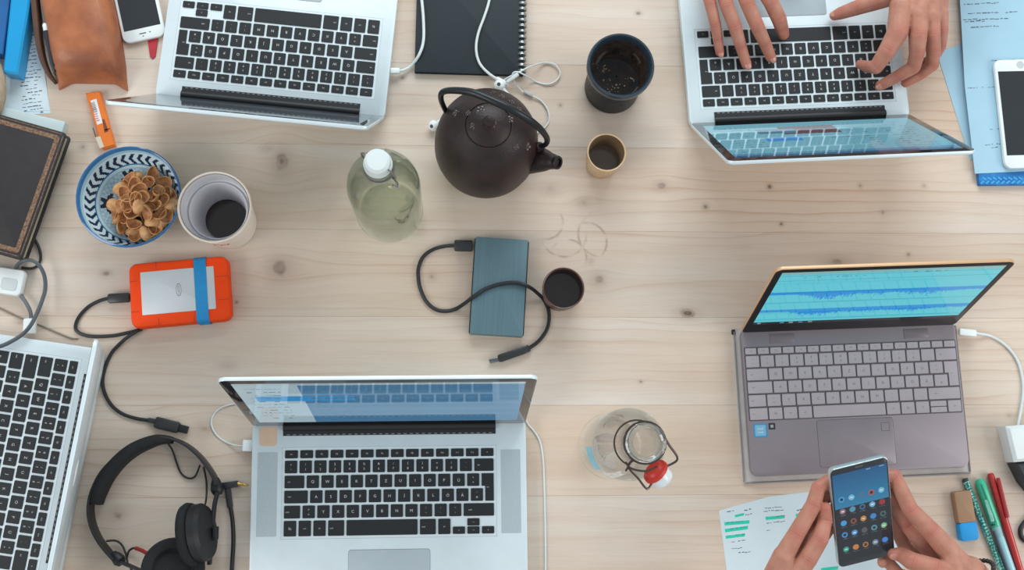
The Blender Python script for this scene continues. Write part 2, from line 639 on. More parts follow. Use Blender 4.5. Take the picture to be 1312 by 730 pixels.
    k.put(b.inputs['Normal'], bp.outputs[0])
    return m


WOOD = wood_material()
X0, X1 = -0.92, 1.12
table = thing('table', 'large pale pine plank table under all the laptops and cups', 'table', (0.1, 0.22, -0.75))
y_joint = P(900, 297).y
PW = P(900, 190).y - y_joint
for i in range(-5, 4):
    y0 = y_joint + i * PW
    if y0 < -0.36 or y0 + PW > 0.83: continue
    b = MB()
    g = 0.00003
    b.loops([[(X0, y0 + g, -0.03), (X1, y0 + g, -0.03), (X1, y0 + PW - g, -0.03), (X0, y0 + PW - g, -0.03)],
             [(X0, y0 + g, -0.0004), (X1, y0 + g, -0.0004), (X1, y0 + PW - g, -0.0004), (X0, y0 + PW - g, -0.0004)],
             [(X0, y0 + 0.00022, 0), (X1, y0 + 0.00022, 0), (X1, y0 + PW - 0.00022, 0), (X0, y0 + PW - 0.00022, 0)]])
    pl = b.build('plank', WOOD, smooth=False)
    pl.parent = table
    pl.matrix_parent_inverse = WM[table.name].inverted()
legw = mat('pine_leg', rgb(200, 170, 140), 0.5, var=0.15, stretch=(20, 20, 1), scale=3)
for sx in (X0 + .08, X1 - .08):
    for sy in (-.2, .65):
        b = MB()
        b.box((sx, sy, -0.39), (0.07, 0.07, 0.718))
        b.build('leg', legw, table, smooth=False)
for sx in (X0 + .08, X1 - .08):
    b = MB()
    b.box((sx, .225, -0.06), (0.03, 0.78, 0.059))
    b.build('apron', legw, table, smooth=False)


# ------------------------------------------------------------------ laptops
U = 0.019
_keycache = {}


def key_mesh(kind, w, h, legend, corner=None):
    kk = (kind, round(w, 5), round(h, 5), legend, corner)
    if kk in _keycache: return _keycache[kk]
    b = MB()
    if corner:          # L-shaped enter key; corner = (cut width, height of the upper arm)
        cw, ch = corner
        poly = [(-w / 2, h / 2), (-w / 2, h / 2 - ch), (-w / 2 + cw, h / 2 - ch), (-w / 2 + cw, -h / 2), (w / 2, -h / 2), (w / 2, h / 2)]
        b.prism(poly, 0, 0.0012, 0.0003)
    else:
        b.loops([[(x, y, z) for x, y in rr(w - 2 * i, d_, 0.0011 - i * .8, 2)] for i, z, d_ in ((0, 0, h), (0, 0.0009, h), (0.0003, 0.0012, h - .0006))], cap0=False)
    n = len(legend.split('|'))
    sz = 0.0052 if n == 1 else 0.0042
    if len(legend) > 2 and n == 1: sz = 0.0026
    if h < 0.0105: sz = min(sz, 0.003)
    for i, t in enumerate(legend.split('|')):
        if not t: continue
        dy = 0 if n == 1 else (0.0031 - 0.0062 * i)
        dx = 0
        if len(legend) > 2 and n == 1 and w > 0.02: dx = -w * .28
        add_text(b, t, dx, dy * min(1, h / .016), 0.00125, sz, 1)
    me_o = b.build('key', [KEYB, LEGEND] if kind == 'mac' else [TAUPE_K, LEG_T], local=True, ang=30)
    me = me_o.data
    bpy.data.objects.remove(me_o)
    _keycache[kk] = me
    return me


NUM = ['^|°', '!|1', '"|2', '§|3', '$|4', '%|5', '&|6', '/|7', '(|8', ')|9', '=|0', '?|ß', "`|´"]
ROWS = [
    [('esc', 1)] + [('F%d' % i, 1) for i in range(1, 13)] + [('o', 1)],
    [(q, 1) for q in NUM] + [('del', 1.5)],
    [('tab', 1.5)] + [(q, 1) for q in 'QWERTZUIOPÜ'] + [('*|+', 1), ('ENTER', 1)],
    [('caps', 1.75)] + [(q, 1) for q in 'ASDFGHJKLÖÄ'] + [("'|#", 1), (None, .75)],
    [('shift', 1.25), ('>|<', 1)] + [(q, 1) for q in 'YXCVBNM'] + [(';|,', 1), (':|.', 1), ('_|-', 1), ('shift', 2.25)],
    [('fn', 1), ('ctrl', 1), ('alt', 1), ('cmd', 1.25), ('', 5), ('cmd', 1.25), ('alt', 1), ('LEFT', 1), ('UPDN', 1), ('RIGHT', 1)]]
ROWS_T = [[('esc', 14.5 / 17)] + [('F%d' % i, 14.5 / 17) for i in range(1, 13)] + [('o', 14.5 / 17)] * 4] + ROWS[1:5] + \
    [[('ctrl', 1.3), ('fn', 1), ('win', 1), ('alt', 1), ('', 5), ('alt', 1), ('fn', 1), ('LEFTT', 1), ('UPDN', 1.2), ('RIGHTT', 1)]]


def keyboard(parent, kind, kw, kh, ky, z, gap=0.003):
    """every key a part that shares its mesh with its look-alikes"""
    u = (kw + gap) / 14.5
    rows = ROWS if kind == 'mac' else ROWS_T
    if kind == 'mac': pit = [0.01345] + [0.01926] * 4 + [kh - 0.01345 - 4 * 0.01926 + gap]
    else: pit = [0.0105] + [(kh - 0.0105 + gap) / 5] * 5
    y = ky + kh / 2
    for ri, row in enumerate(rows):
        p = pit[ri]
        h = p - gap
        x = -kw / 2
        us = (kw + gap) / sum(w for _, w in row)
        for leg, w in row:
            W = w * us - gap
            cx, cy = x + W / 2, y - h / 2
            x += w * us
            items = []
            if leg is None: continue
            if leg == 'ENTER':
                H2 = h + pit[ri + 1]
                items.append((W, H2, 'ret', cx, y - H2 / 2, (0.25 * us, h)))
            elif leg in ('LEFT', 'RIGHT'):
                hh = (h - 0.001) / 2
                items.append((W, hh, '<' if leg == 'LEFT' else '>', cx, y - h + hh / 2, None))
            elif leg in ('LEFTT', 'RIGHTT'):
                items.append((W, h, '<' if leg == 'LEFTT' else '>', cx, cy, None))
            elif leg == 'UPDN':
                hh = (h - 0.001) / 2
                items.append((W, hh, '^', cx, y - hh / 2, None))
                items.append((W, hh, 'v', cx, y - h + hh / 2, None))
            else:
                items.append((W, h, leg, cx, cy, None))
            for W_, H_, L_, X_, Y_, C_ in items:
                k = link('key', key_mesh(kind, W_, H_, L_, C_), parent)
                k.location = (X_, Y_, z)
        y -= p


def fruit_logo(r):
    """a round apple silhouette with a bite and a leaf, as two polygons"""
    pts = []
    for i in range(48):
        a = 2 * PI * i / 48
        q = r * (1 + 0.06 * math.cos(2 * a) - (0.16 * math.exp(-((a - PI / 2) / .35) ** 2)) - 0.07 * math.exp(-((a - 1.5 * PI) / .3) ** 2))
        x, y = q * .92 * math.cos(a), q * math.sin(a)
        d = math.hypot(x - r * 1.15, y - r * .12)
        if d < r * .5:
            f = r * .5 / max(d, 1e-6)
            x, y = r * 1.15 + (x - r * 1.15) * f, r * .12 + (y - r * .12) * f
        pts.append((x, y))
    leaf = [(0, 1.0 * r), (.05 * r, 1.3 * r), (.3 * r, 1.5 * r), (.27 * r, 1.2 * r)]
    return pts, leaf


LOGO_LIT = mat('lit_logo', rgb(235, 240, 240), 0.3, emit=0.25)


def laptop(label, bw, bd, lid_d, cx, cy, deg, lean, ky, hy, canvas, kind='mac', grilles=False, kw=.2725, kh=.1102):
    dz = 0.0
    t = thing('laptop', label, 'laptop', (cx, cy, dz), math.radians(deg))
    M_B, M_D = (ALU, ALU_D) if kind == 'mac' else (TAUPE, TAUPE_D)
    ZT = 0.0165 if kind == 'mac' else 0.017
    Z0 = 0.0012 if kind == 'mac' else 0.0035
    yc = hy + 0.006 - bd / 2            # the base's middle; local origin is the keyboard's middle
    b = MB()
    b.slab(bw, bd, Z0, ZT, 0.011, 0.0012, 0.004, c=(0, yc), seg=6)
    base = b.build('base', M_B, t, local=True)
    b = MB()
    for sx in (-1, 1):
        for sy in (-1, 1):
            b.lathe([(0.006, 0.0 if kind == 'mac' else .0024), (0.006, Z0 + .001)], 12, c=(sx * (bw / 2 - .025), yc + sy * (bd / 2 - .025), 0))
    b.build('rubber_feet', BLACKP, base, local=True)
    # keyboard well
    b = MB()
    if kind == 'mac':
        for i, (x_, y_, w_, d_) in enumerate(((0, ky - kh / 2 - .0035, kw + .008, .0006), (0, ky + kh / 2 + .0035, kw + .008, .0006), (-kw / 2 - .0035, ky, .0006, kh + .007), (kw / 2 + .0035, ky, .0006, kh + .007))):
            b.box((x_, y_, ZT + .00005), (w_, d_, 0.0002))
        b.build('keyboard_edge', M_D, base, local=True, smooth=False)
        b = MB()
        b.slab(kw + .0075, kh + .0075, ZT - .001, ZT + .0001, 0.002, c=(0, ky))
        b.build('keyboard_tray', ALU, base, local=True)
    else:
        b.slab(kw + .003, kh + .003, ZT - .001, ZT + .0002, 0.002, c=(0, ky))
        b.build('keyboard_tray', M_D, base, local=True)
    keyboard(t, kind, kw, kh, ky, ZT + 0.0002, 0.003 if kind == 'mac' else 0.0022)
    # trackpad
    if kind == 'mac': tw, td, ty = .105, .076, ky - kh / 2 - .0185 - .038
    else: tw, td, ty = .104, .0625, ky - kh / 2 - .0045 - .031
    tx = 0.0 if kind == 'mac' else -.003
    b = MB()
    b.slab(tw + .001, td + .001, ZT - .001, ZT + .00015, .004, c=(tx, ty))
    gp = b.build('trackpad_gap', mat('trackpad_gap_dark', rgb(120, 124, 128), 0.6) if kind == 'mac' else TAUPE_D, t, local=True)
    b = MB()
    b.slab(tw, td, ZT - .001, ZT + .0003, .0036, .0002, c=(tx, ty))
    tp = b.build('trackpad', mat('trackpad_glass', rgb(190, 202, 208), 0.35, 0.28, var=.03) if kind == 'mac' else TAUPE, t, local=True)
    if kind != 'mac':
        b = MB()
        b.slab(.0115, .0115, ZT, ZT + .0004, .0015, c=(tx + tw / 2 - .011, ty + td / 2 - .012))
        fp = b.build('fingerprint_reader', TAUPE_D, t, local=True)
        b = MB()
        b.slab(.0103, .0103, ZT, ZT + .0005, .0012, c=(tx + tw / 2 - .011, ty + td / 2 - .012))
        b.build('sensor_pad', TAUPE, fp, local=True)
    if grilles:
        for s in (-1, 1):
            b = MB()
            b.slab(.026, kh - .002, ZT - .001, ZT + .00012, .001, c=(s * (kw / 2 + .0225), ky - .001))
            b.build('speaker_grille', ALU_G, t, local=True)
    # lid hinged along y = hy, leaning back by lean from upright
    hx = MB()
    if kind == 'mac':
        hx.tube([(-bw * .388, hy - .0015, ZT - .0006), (bw * .388, hy - .0015, ZT - .0006)], .0056, 14, smooth=0)
        hx.box((0, hy - .0075, ZT + .0002), (bw * .776, .0115, .0010))
        h_o = hx.build('hinge', BLACKP, t, local=True)
        b = MB()
        n = 34
        for i in range(n):
            b.box(((i - (n - 1) / 2) * bw * .76 / n, hy - .0118, ZT + .0006), (bw * .4 / n, .0012, .0004))
        tag(b.build('vent_slots', mat('vent_grey', rgb(120, 124, 128), .5), h_o, local=True, smooth=False), kind='stuff')
    else:
        for xx, ww in ((-.093, .034), (.093, .034)):
            b = MB()
            b.slab(ww, .013, ZT - .001, ZT + .0006, .001, .0002, c=(xx, hy - .0095))
            b.build('hinge', mat('taupe_hinge', rgb(128, 118, 122), .4, .5), t, local=True)
    L = Matrix.Translation((0, hy, ZT - .0025)) @ Matrix.Rotation(math.radians(90) - lean, 4, 'X')
    # lid space: x right, y up the lid, +z towards the user
    TH = .0052 if kind == 'mac' else .0055

    def part(bm, name, mats, par):
        bm.v = [L @ q for q in bm.v]
        return bm.build(name, mats, par, local=True)
    b = MB()
    b.slab(bw, lid_d, -TH, 0, .010, .0006, .0022, c=(0, lid_d / 2), seg=6)
    lid = part(b, 'lid', ALU if kind == 'mac' else mat('copper_edge_metal', rgb(206, 166, 128), .4, .3), t)
    b = MB()
    b.slab(bw - .0016, lid_d - .0012, -.0004, .0003, .0094, .0002, c=(0, lid_d / 2), seg=6)
    part(b, 'bezel', BEZEL if kind == 'mac' else mat('matte_black_bezel', rgb(28, 28, 31), .3, var=.1, spec=.15), lid)
    if kind == 'mac': sw, sh, sy = bw - .026, lid_d - .037, lid_d / 2 + .0055
    else: sw, sh, sy = bw - .019, lid_d - .037, lid_d / 2 + .010
    b = canvas.mesh(sw, sh)
    b.v = [q + Vector((0, sy, .0004)) for q in b.v]
    part(b, 'screen', SCREEN, lid)
    if kind == 'mac':
        b = MB()
        for poly in fruit_logo(.017):
            b.prism([(-x, y + lid_d * .5) for x, y in poly], -TH - .00015, -TH + .0002)
        part(b, 'fruit_logo', LOGO_LIT, lid)
        b = MB()
        b.lathe([(.0014, .0002), (.0014, .00045)], 12, c=(0, lid_d - .006, 0))
        part(b, 'webcam', BLACKP, lid)
    t['_zt'] = ZT
    del t['_zt']
    return t


# screens' pictures
def canvas_files():
    c = Canvas(220, 130, (118, 160, 186))
    c.rect(0, 0, 1, .05, (176, 196, 206))
    c.rect(0, .05, .22, 1, (178, 205, 216))
    c.rect(.22, .05, 1, 1, (78, 132, 172))
    c.rect(.05, .30, .40, .42, (54, 156, 222))
    for i in range(11):
        y = .12 + i * .075
        c.scribble(.03, .15, y, .018, (60, 80, 100), .7)
        if i % 2: c.rect(.23, y - .02, .99, y + .03, (92, 144, 180), .6)
        c.scribble(.25, .42, y, .018, (70, 100, 130), .6)
        c.scribble(.5, .62, y, .015, (80, 110, 140), .5)
        c.scribble(.75, .85, y, .015, (80, 110, 140), .5)
    return c


def canvas_browser():
    c = Canvas(220, 130, (120, 188, 208))
    c.rect(0, 0, 1, .05, (54, 100, 140))
    c.rect(0, .05, 1, .10, (90, 150, 186))
    c.rect(.40, .62, .67, .86, (98, 66, 74))
    c.rect(.60, .66, .78, .80, (84, 130, 160))
    c.rect(.62, .42, .78, .54, (56, 150, 220))
    c.rect(.02, .12, .24, .95, (126, 188, 208))
    for i in range(12):
        y = .14 + i * .066
        c.scribble(.04, .2, y, .016, (70, 110, 130), .6)
        c.scribble(.28, .38 + .05 * (i % 3), y, .016, (64, 104, 124), .5)
        c.scribble(.80, .95, y, .014, (64, 104, 124), .5)
    return c


def canvas_pale():
    c = Canvas(120, 70, (40, 52, 60))
    c.rect(0, 0, 1, .06, (60, 74, 82))
    for i in range(10):
        c.scribble(.06, .6, .14 + i * .08, .02, (70, 86, 94), .5)
    return c


def canvas_wave():
    n = 300
    c = Canvas(n, 180, (104, 232, 250))
    c.rect(0, 0, 1, .04, (150, 206, 206))
    c.rect(0, .06, 1, .065, (90, 160, 170))
    c.scribble(.1, .4, .09, .012, (40, 90, 100), .5)
    c.scribble(.55, .75, .05, .012, (40, 90, 100), .5)
    c.rect(0, .15, 1, .156, (90, 160, 170))
    for y0 in (.40, .74):
        c.rect(0, y0 - .04, 1, y0 + .008, (26, 168, 252))
        for i in range(n):
            x = i / n
            env = .02 + .05 * math.exp(-((x - .3) / .09) ** 2) + .04 * math.exp(-((x - .23) / .03) ** 2) + .035 * math.exp(-((x - .72) / .1) ** 2) + .02 * math.exp(-((x - .5) / .05) ** 2)
            a = abs(rng.normal(0, 1)) * env * .75 + env * .6
            if x < .14: a = .012
            c.rect(x, y0 - .01, x + 1 / n, y0 + min(a, .12), (26, 168, 252))
        c.rect(0, y0 + .16, 1, y0 + .166, (88, 170, 180))
    c.rect(0, .95, 1, 1, (20, 26, 30))
    for i, q in enumerate(((90, 170, 200), (160, 190, 200), (90, 150, 190), (170, 170, 170))):
        c.rect(.13 + i * .045, .962, .15 + i * .045, .985, q)
    c.rect(.02, .962, .035, .985, (150, 200, 210))
    return c


LID15, LID13 = .240, .213
lap_a = laptop('open silver laptop at the bottom middle with a blue file window and painted peach reflection', .3589, .2471, LID15, -.0832, -.0377, .456, .1781, 0, .0871, canvas_files(), grilles=True)
lap_b = laptop('upside-down silver laptop next to the tan pencil case and black notebook', .314, .219, LID13, -.2452, .5657, 174.82, .3614, 0, .0803, canvas_pale())
lap_c = laptop('silver laptop that two hands are typing on, with a cyan web page', .314, .219, LID13, .480, .5521, 183.10, .5169, 0, .077, canvas_browser())
lap_d = laptop('silver laptop turned sideways by the headphones, seen with its lid edge-on', .314, .219, LID13, -.5663, .0055, -98.37, .266, 0, .0790, canvas_pale())
lap_e = laptop('taupe laptop on a grey sleeve showing a blue sound wave', .2978, .1985, .1964, .5415 - .0291 * math.sin(.0393) * 0 - .00114, .0791 + .0291, 2.25, .2851, 0, .0985 - .0291, canvas_wave(), kind='taupe', kw=.2905, kh=.0965)
# screen reflection on the bottom-middle laptop's deck, painted as a peach patch
b = MB()
b.slab(.023, .025, .0163, .01675, .004, c=(-.1585, .0735))
b.build('sticker_or_painted_light', mat('peach_reflection_paint', rgb(222, 190, 164), .5, var=.06), lap_a, local=True)
# stickers of the taupe laptop
b = MB()
b.slab(.0185, .0185, .0168, .0173, .0015, c=(-.1325, -.0625), mi=0)
b.slab(.0145, .0145, .0170, .01745, .001, c=(-.1325, -.0625), mi=1)
add_text(b, 'intel', -.1325, -.060, .0176, .0045, 2)
add_text(b, 'inside', -.1325, -.0648, .0176, .0036, 2)
b.build('sticker_or_painted_light', [mat('sticker_blue', rgb(62, 142, 190), .3, var=.05), mat('sticker_pale', rgb(120, 178, 206), .3, var=.05), WHITEP], lap_e, local=True)
b = MB()
b.slab(.009, .0085, .0168, .0173, .0005, c=(-.1165, -.0575), mi=0)
b.slab(.004, .004, .0170, .0175, .0003, c=(-.1165, -.0575), mi=1)
b.build('sticker_or_painted_light', [mat('sticker_black', rgb(44, 46, 50), .3), mat('sticker_grey', rgb(150, 160, 160), .3)], lap_e, local=True)
# grey sleeve below it
t = thing('laptop_sleeve', 'thin grey sleeve lying under the taupe laptop', 'sleeve', (WM[lap_e.name].translation.x, WM[lap_e.name].translation.y, 0), math.radians(2.25))
FELT = mat('grey_felt', rgb(196, 190, 186), .9, var=.1, bump=.3, bscale=900)
b = MB()
b.slab(.3145, .2085, 0, .0019, .004, .0008, c=(-.0005, -.0295))
b.build('panel', FELT, t, local=True)
b = MB()
b.tube([(-.155, .073, .003), (-.1565, -.13, .003)], .0011, 6, smooth=0)
b.tube([(-.155, -.1315, .003), (.155, -.1315, .003)], .0011, 6, smooth=0)
b.tube([(.1555, .07, .003), (.1555, -.13, .003)], .0011, 6, smooth=0)
b.build('hem', mat('grey_felt_hem', rgb(150, 143, 140), .9, var=.1), t, local=True)
b = MB()
b.slab(.0045, .007, 0, .0038, .001, c=(-.1555, .0725))
b.build('zip_pull', BLACKP, t, local=True)

# ------------------------------------------------------------------ cups, bowl, kettle, bottles
def ring_of(u, v, z, r_px):
    """world centre and radius of a level circle seen with r_px radius"""
    c = P(u, v, z)
    return c, (P(u + r_px, v, z) - P(u - r_px, v, z)).length / 2


def lathe_painted(b, prof, seg, fn, c=(0, 0, 0)):
    """open lathe whose every face takes the colour fn(angle, index along the profile, r, z)"""
    n0 = len(b.f)
    b.lathe(prof, seg, c=c, cap0=False, cap1=False)
    cols = []
    for i in range(len(prof) - 1):
        for j in range(seg):
            cols.append(list(fn(2 * PI * (j + .5) / seg, i, (prof[i][0] + prof[i + 1][0]) / 2, (prof[i][1] + prof[i + 1][1]) / 2))[:3] + [1])
    b.c = cols if b.c is None else list(b.c) + cols
    return b


# --- blue and white bowl
cb, rb = ring_of(165, 252, .058, 67)
base_c = Vector((cb.x, cb.y, 0))
bowl = thing('bowl', 'blue and white patterned bowl holding pistachio shells', 'bowl', base_c)
GLAZE = mat('painted_glaze', (1, 1, 1, 1), .12, attr=True, coat=.3)
W_, LB, DB, MBL = rgb(212, 230, 236), rgb(170, 208, 226), rgb(34, 52, 80), rgb(52, 124, 176)


def bowl_r(t):          # t 0 at the inner floor's middle, 1 at the rim
    if t < .45: return rb * .98 * t * 1.05, .010 + .004 * (t / .45) ** 2
    s = (t - .45) / .55
    return rb * (.463 + .51 * math.sin(s * PI / 2) ** .9), .014 + .044 * s ** 1.35


def bowl_paint(a, i, r, z):
    q = r / rb
    if q > .965: return MBL
    if q > .940: return LB
    if q > .785:           # chevron band
        s = (q - .785) / .155
        ph = (a * 34 / (2 * PI) + (1.25 * abs(s - .5))) % 1.0
        if .08 < s < .92 and ph < .46: return DB
        return W_
    if q > .768: return MBL
    if q > .735: return W_
    if q > .700: return LB
    # leafy flowers, dark on white
    k_ = 5
    w = (a * k_ / (2 * PI)) % 1.0 - .5
    x = w * q * 2 * PI / k_
    d = math.hypot(x * .82, q - .555)
    pet = .150 * (1 + .30 * math.cos(6 * math.atan2(q - .555, x)))
    if d < pet * .92: return DB
    if d < pet * 1.12: return W_
    if q < .40: return rgb(40, 62, 96)
    f = math.sin(a * 41) * math.sin(q * 60 + a * 6)
    return W_ if f > .0 else LB


prof = [bowl_r(t) for t in np.linspace(.02, 1, 56)]
b = lathe_painted(MB(), prof, 432, bowl_paint)
bi = b.build('glaze_pattern', GLAZE, bowl)
bi.location = (0, 0, 0)
bi.data.transform(Matrix.Translation(base_c))
b = MB()
b.lathe([(rb * .50, 0), (rb * .52, .004), (rb * .50, .006), (rb * .56, .0075), (rb * .75, .018), (rb * .93, .040), (rb * 1.0, .0575), (rb * .995, .0592), (rb * .975, .0585)], 64, c=base_c, cap1=False)
b.build('body', mat('bowl_outside_glaze', rgb(140, 190, 214), .15, var=.12, scale=60, coat=.3), bowl)
b = MB()
b.tube([(base_c.x + rb * .985 * math.cos(2 * PI * i / 48), base_c.y + rb * .985 * math.sin(2 * PI * i / 48), .0588) for i in range(48)], .0016, 8, smooth=0, closed=True)
b.build('rim', mat('rim_blue_glaze', rgb(40, 104, 158), .15, var=.2, coat=.3), bowl)

# --- pistachio shells: one half-shell, copied
SHELL = mat('pistachio_shell', rgb(216, 168, 116), .6, var=.22, scale=160, bump=.15, bscale=900, color2=rgb(194, 136, 84))
SHELL_IN = mat('pistachio_shell_inside', rgb(206, 152, 102), .5, var=.25, scale=200, color2=rgb(170, 112, 68))


def shell_mesh(L, Wd, H):
    b = MB()
    nu, nv = 12, 5
    for th, mi in ((0.0, 0), (0.0009, 1)):
        rings = []
        for j in range(nv + 1):
            a = (PI / 2) * j / nv
            ring = []
            for i in range(nu):
                t = 2 * PI * i / nu
                x = math.cos(t) * (L / 2 - th) * math.cos(a)
                x *= 1 + .12 * math.cos(t)
                y = math.sin(t) * (Wd / 2 - th) * math.cos(a) * (1 - .18 * math.cos(t))
                ring.append((x, y, -(H - th) * math.sin(a) + (0.0015 * math.cos(2 * t) if j == 0 else 0)))
            rings.append(ring)
        if mi: rings = [r[::-1] for r in rings]
        b.loops(rings, cap0=False, mi=mi)
    b.add([], [])
    n1 = (nv + 1) * nu
    b.f += [(i, (i + 1) % nu, n1 + (nu - 1 - (i + 1) % nu), n1 + nu - 1 - i) for i in range(nu)]
    b.m += [0] * nu
    o_ = b.build('pistachio_shell', [SHELL, SHELL_IN], local=True, ang=60)
    me = o_.data
    bpy.data.objects.remove(o_)
    return me


sm = [shell_mesh(.0225, .0175, .0085), shell_mesh(.0205, .0162, .0080), shell_mesh(.0235, .0168, .0082)]
pile_c = P(181.5, 260.5, .045)
r2 = random.Random(5)
spots = []
wall_q = [(bowl_r(float(t))[0], bowl_r(float(t))[1]) for t in np.linspace(.05, 1, 60)]
for ring_n, ring_r, zz in ((14, .0395, .036), (10, .0290, .0435), (7, .0175, .0490), (3, .006, .0545), (10, .0350, .0275), (6, .021, .036), (4, .010, .043)):
    for i in range(ring_n):
        a = 2 * PI * (i + r2.uniform(-.2, .2)) / ring_n + ring_r * 90
        x, y = ring_r * math.cos(a) * r2.uniform(.92, 1.02), ring_r * math.sin(a) * r2.uniform(.97, 1.08)
        dx, dy = pile_c.x + x - base_c.x, pile_c.y + y - base_c.y
        q_ = math.hypot(dx, dy)
        lim = rb * .84
        if q_ > lim: x, y, q_ = x - dx * (1 - lim / q_), y - dy * (1 - lim / q_), lim
        zw = np.interp(q_ + .006, [w_[0] for w_ in wall_q], [w_[1] for w_ in wall_q])
        spots.append((x, y, max(zz + r2.uniform(-.002, .002), float(zw) + .009)))
for x, y, z in spots:
    o = link('pistachio_shell', sm[r2.randrange(3)])
    flip = r2.random() < .3
    e = Matrix.Rotation(r2.uniform(0, 2 * PI), 4, 'Z') @ Matrix.Rotation((PI if flip else 0) + r2.gauss(0, .38), 4, 'X') @ Matrix.Rotation(r2.gauss(0, .34), 4, 'Y')
    o.matrix_world = Matrix.Translation((pile_c.x + x, pile_c.y + y, z + (0.0 if flip else .004))) @ e
    tag(o, 'empty pistachio half shell in the blue and white bowl', 'shell', 'pistachio shells in the bowl')

# --- white mug with black coffee
cm, rm = ring_of(275, 265, .100, 47)
mc = Vector((cm.x, cm.y, 0))
mug = thing('cup', 'tall white paper cup nested in another, with coffee left, beside the bowl', 'cup', mc)
b = MB()
b.lathe([(rm * .74, 0), (rm * .78, .001), (rm * .97, .096), (rm * 1.0, .0975), (rm * 1.015, .1), (rm * .99, .1022), (rm * .955, .1005), (rm * .94, .092)], 64, c=mc, cap1=False)
b.build('outer_cup', mat('cream_paper_cup', rgb(222, 208, 194), .55, var=.05, color2=rgb(226, 214, 202)), mug)
b = MB()
b.lathe([(rm * .52, .0105), (rm * .575, .012), (rm * .76, .0735), (rm * .785, .0775), (rm * .815, .0775), (rm * .835, .0745), (rm * .895, .0765), (rm * .945, .0925), (rm * .935, .0995)], 64, c=mc, cap1=False)
b.build('inner_cup', mat('white_paper_cup', rgb(206, 205, 210), .45, var=.03), mug)
b = MB()
b.lathe([(rm * .02, .0220), (rm * .603, .0220), (rm * .608, .0227)], 48, c=mc, cap1=False)
b.build('coffee', mat('black_coffee', rgb(46, 34, 34), .12, var=.2), mug)
b = MB()
for i in range(5):
    a = math.radians(-100 + i * 6)
    R_ = Matrix.Rotation(a + PI / 2, 3, 'Z')
    b.box((mc.x + rm * .885 * math.cos(a), mc.y + rm * .885 * math.sin(a), .058 + .003 * (i % 2)), (.0034, .0012, .008), R=R_)
b.build('red_print', mat('red_print', rgb(196, 92, 70), .5), mug)


def small_cup(name, label, u, v, z, rpx, taper, wall, c_out, c_in, c_liq, zl):
    c0, r0 = ring_of(u, v, z, rpx)
    c0 = Vector((c0.x, c0.y, 0))
    t = thing(name, label, 'cup', c0)
    b = MB()
    b.lathe([(r0 * taper * .94, 0), (r0 * taper, .0015), (r0 * (taper + 1) / 2 * 1.01, z * .5), (r0, z - .001), (r0 - wall * .3, z), (r0 - wall, z - .0008)], 56, c=c0, cap1=False)
    b.build('body', c_out, t)
    b = MB()
    k_ = taper + (1 - taper) * zl / z
    b.lathe([((r0 * taper - wall) * .9, zl - .002), (r0 * k_ - wall, zl), (r0 - wall * 1.5, z * .8), (r0 - wall, z - .0008)], 56, c=c0, cap1=False, cap0=True)
    b.build('inside', c_in, t)
    b = MB()
    b.lathe([(.0005, zl + .001), (r0 * k_ - wall * 1.05, zl + .001), (r0 * k_ - wall * .98, zl + .0018)], 48, c=c0, cap1=False)
    b.build('tea', c_liq, t)
    return t


small_cup('cup', 'small beige cup of brown tea below the dark tumbler', 777.3, 195, .062, 25.2, .80, .0022,
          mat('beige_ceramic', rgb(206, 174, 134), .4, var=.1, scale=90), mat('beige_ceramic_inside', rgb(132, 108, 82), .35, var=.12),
          mat('brown_tea', rgb(104, 86, 70), .12, var=.1), .024)
small_cup('cup', 'small dark brown cup of black coffee beside the grey drive', 722, 369, .055, 27, .84, .0020,
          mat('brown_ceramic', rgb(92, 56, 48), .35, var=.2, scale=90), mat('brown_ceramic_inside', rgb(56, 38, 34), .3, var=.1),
          mat('dark_coffee', rgb(36, 28, 28), .15, var=.1), .034)

# --- dark tumbler
ct, rt = ring_of(795.5, 84, .092, 43)
ct = Vector((ct.x, ct.y, 0))
tum = thing('tumbler', 'dark blue rimmed glass tumbler of black tea above the beige cup', 'tumbler', ct)
TUMG = glass_mat('smoky_glass', (.90, .90, .90, 1), (.42, .43, .46, 1), .3)
NAVY = mat('navy_rim', rgb(40, 56, 68), .28, var=.2, coat=.1)
b = MB()
b.lathe([(rt * .868, .0385), (rt * .885, .046), (rt * .95, .082)], 64, c=ct, cap0=False, cap1=False)
b.build('glass_wall', TUMG, tum)
b = MB()
b.lathe([(rt * .95, .078), (rt * 1.0, .082), (rt * 1.01, .090), (rt * .985, .0935), (rt * .93, .0935), (rt * .88, .090), (rt * .865, .083), (rt * .95, .078)], 64, c=ct, cap0=False, cap1=False)
b.build('rim', NAVY, tum)
b = MB()
b.lathe([(rt * .76, .0015), (rt * .85, .003), (rt * .868, .038), (rt * .82, .0395), (.001, .0395)], 64, c=ct, cap1=False)
b.build('dark_base', mat('dark_base_glass', rgb(24, 29, 36), .4, var=.2, spec=.2), tum)
b = MB()
b.lathe([(.001, .041), (rt * .45, .0415), (rt * .66, .0465), (rt * .78, .058), (rt * .84, .072), (rt * .868, .084)], 64, c=ct, cap0=False, cap1=False)
b.build('inner_bowl', mat('brown_inner_glass', rgb(70, 58, 50), .06, var=.55, scale=110, color2=rgb(40, 34, 32), coat=.6), tum)
b = MB()
b.lathe([(.001, .0500), (rt * .40, .0500), (rt * .70, .0500), (rt * .725, .0508)], 64, c=ct, cap0=False, cap1=False)
b.build('tea', mat('black_tea', rgb(52, 42, 36), .05, var=.5, scale=90, color2=rgb(26, 26, 30), spec=.2), tum)
FOAM = mat('tea_bubbles', rgb(176, 156, 130), .3, var=.35, scale=300)
b = MB()
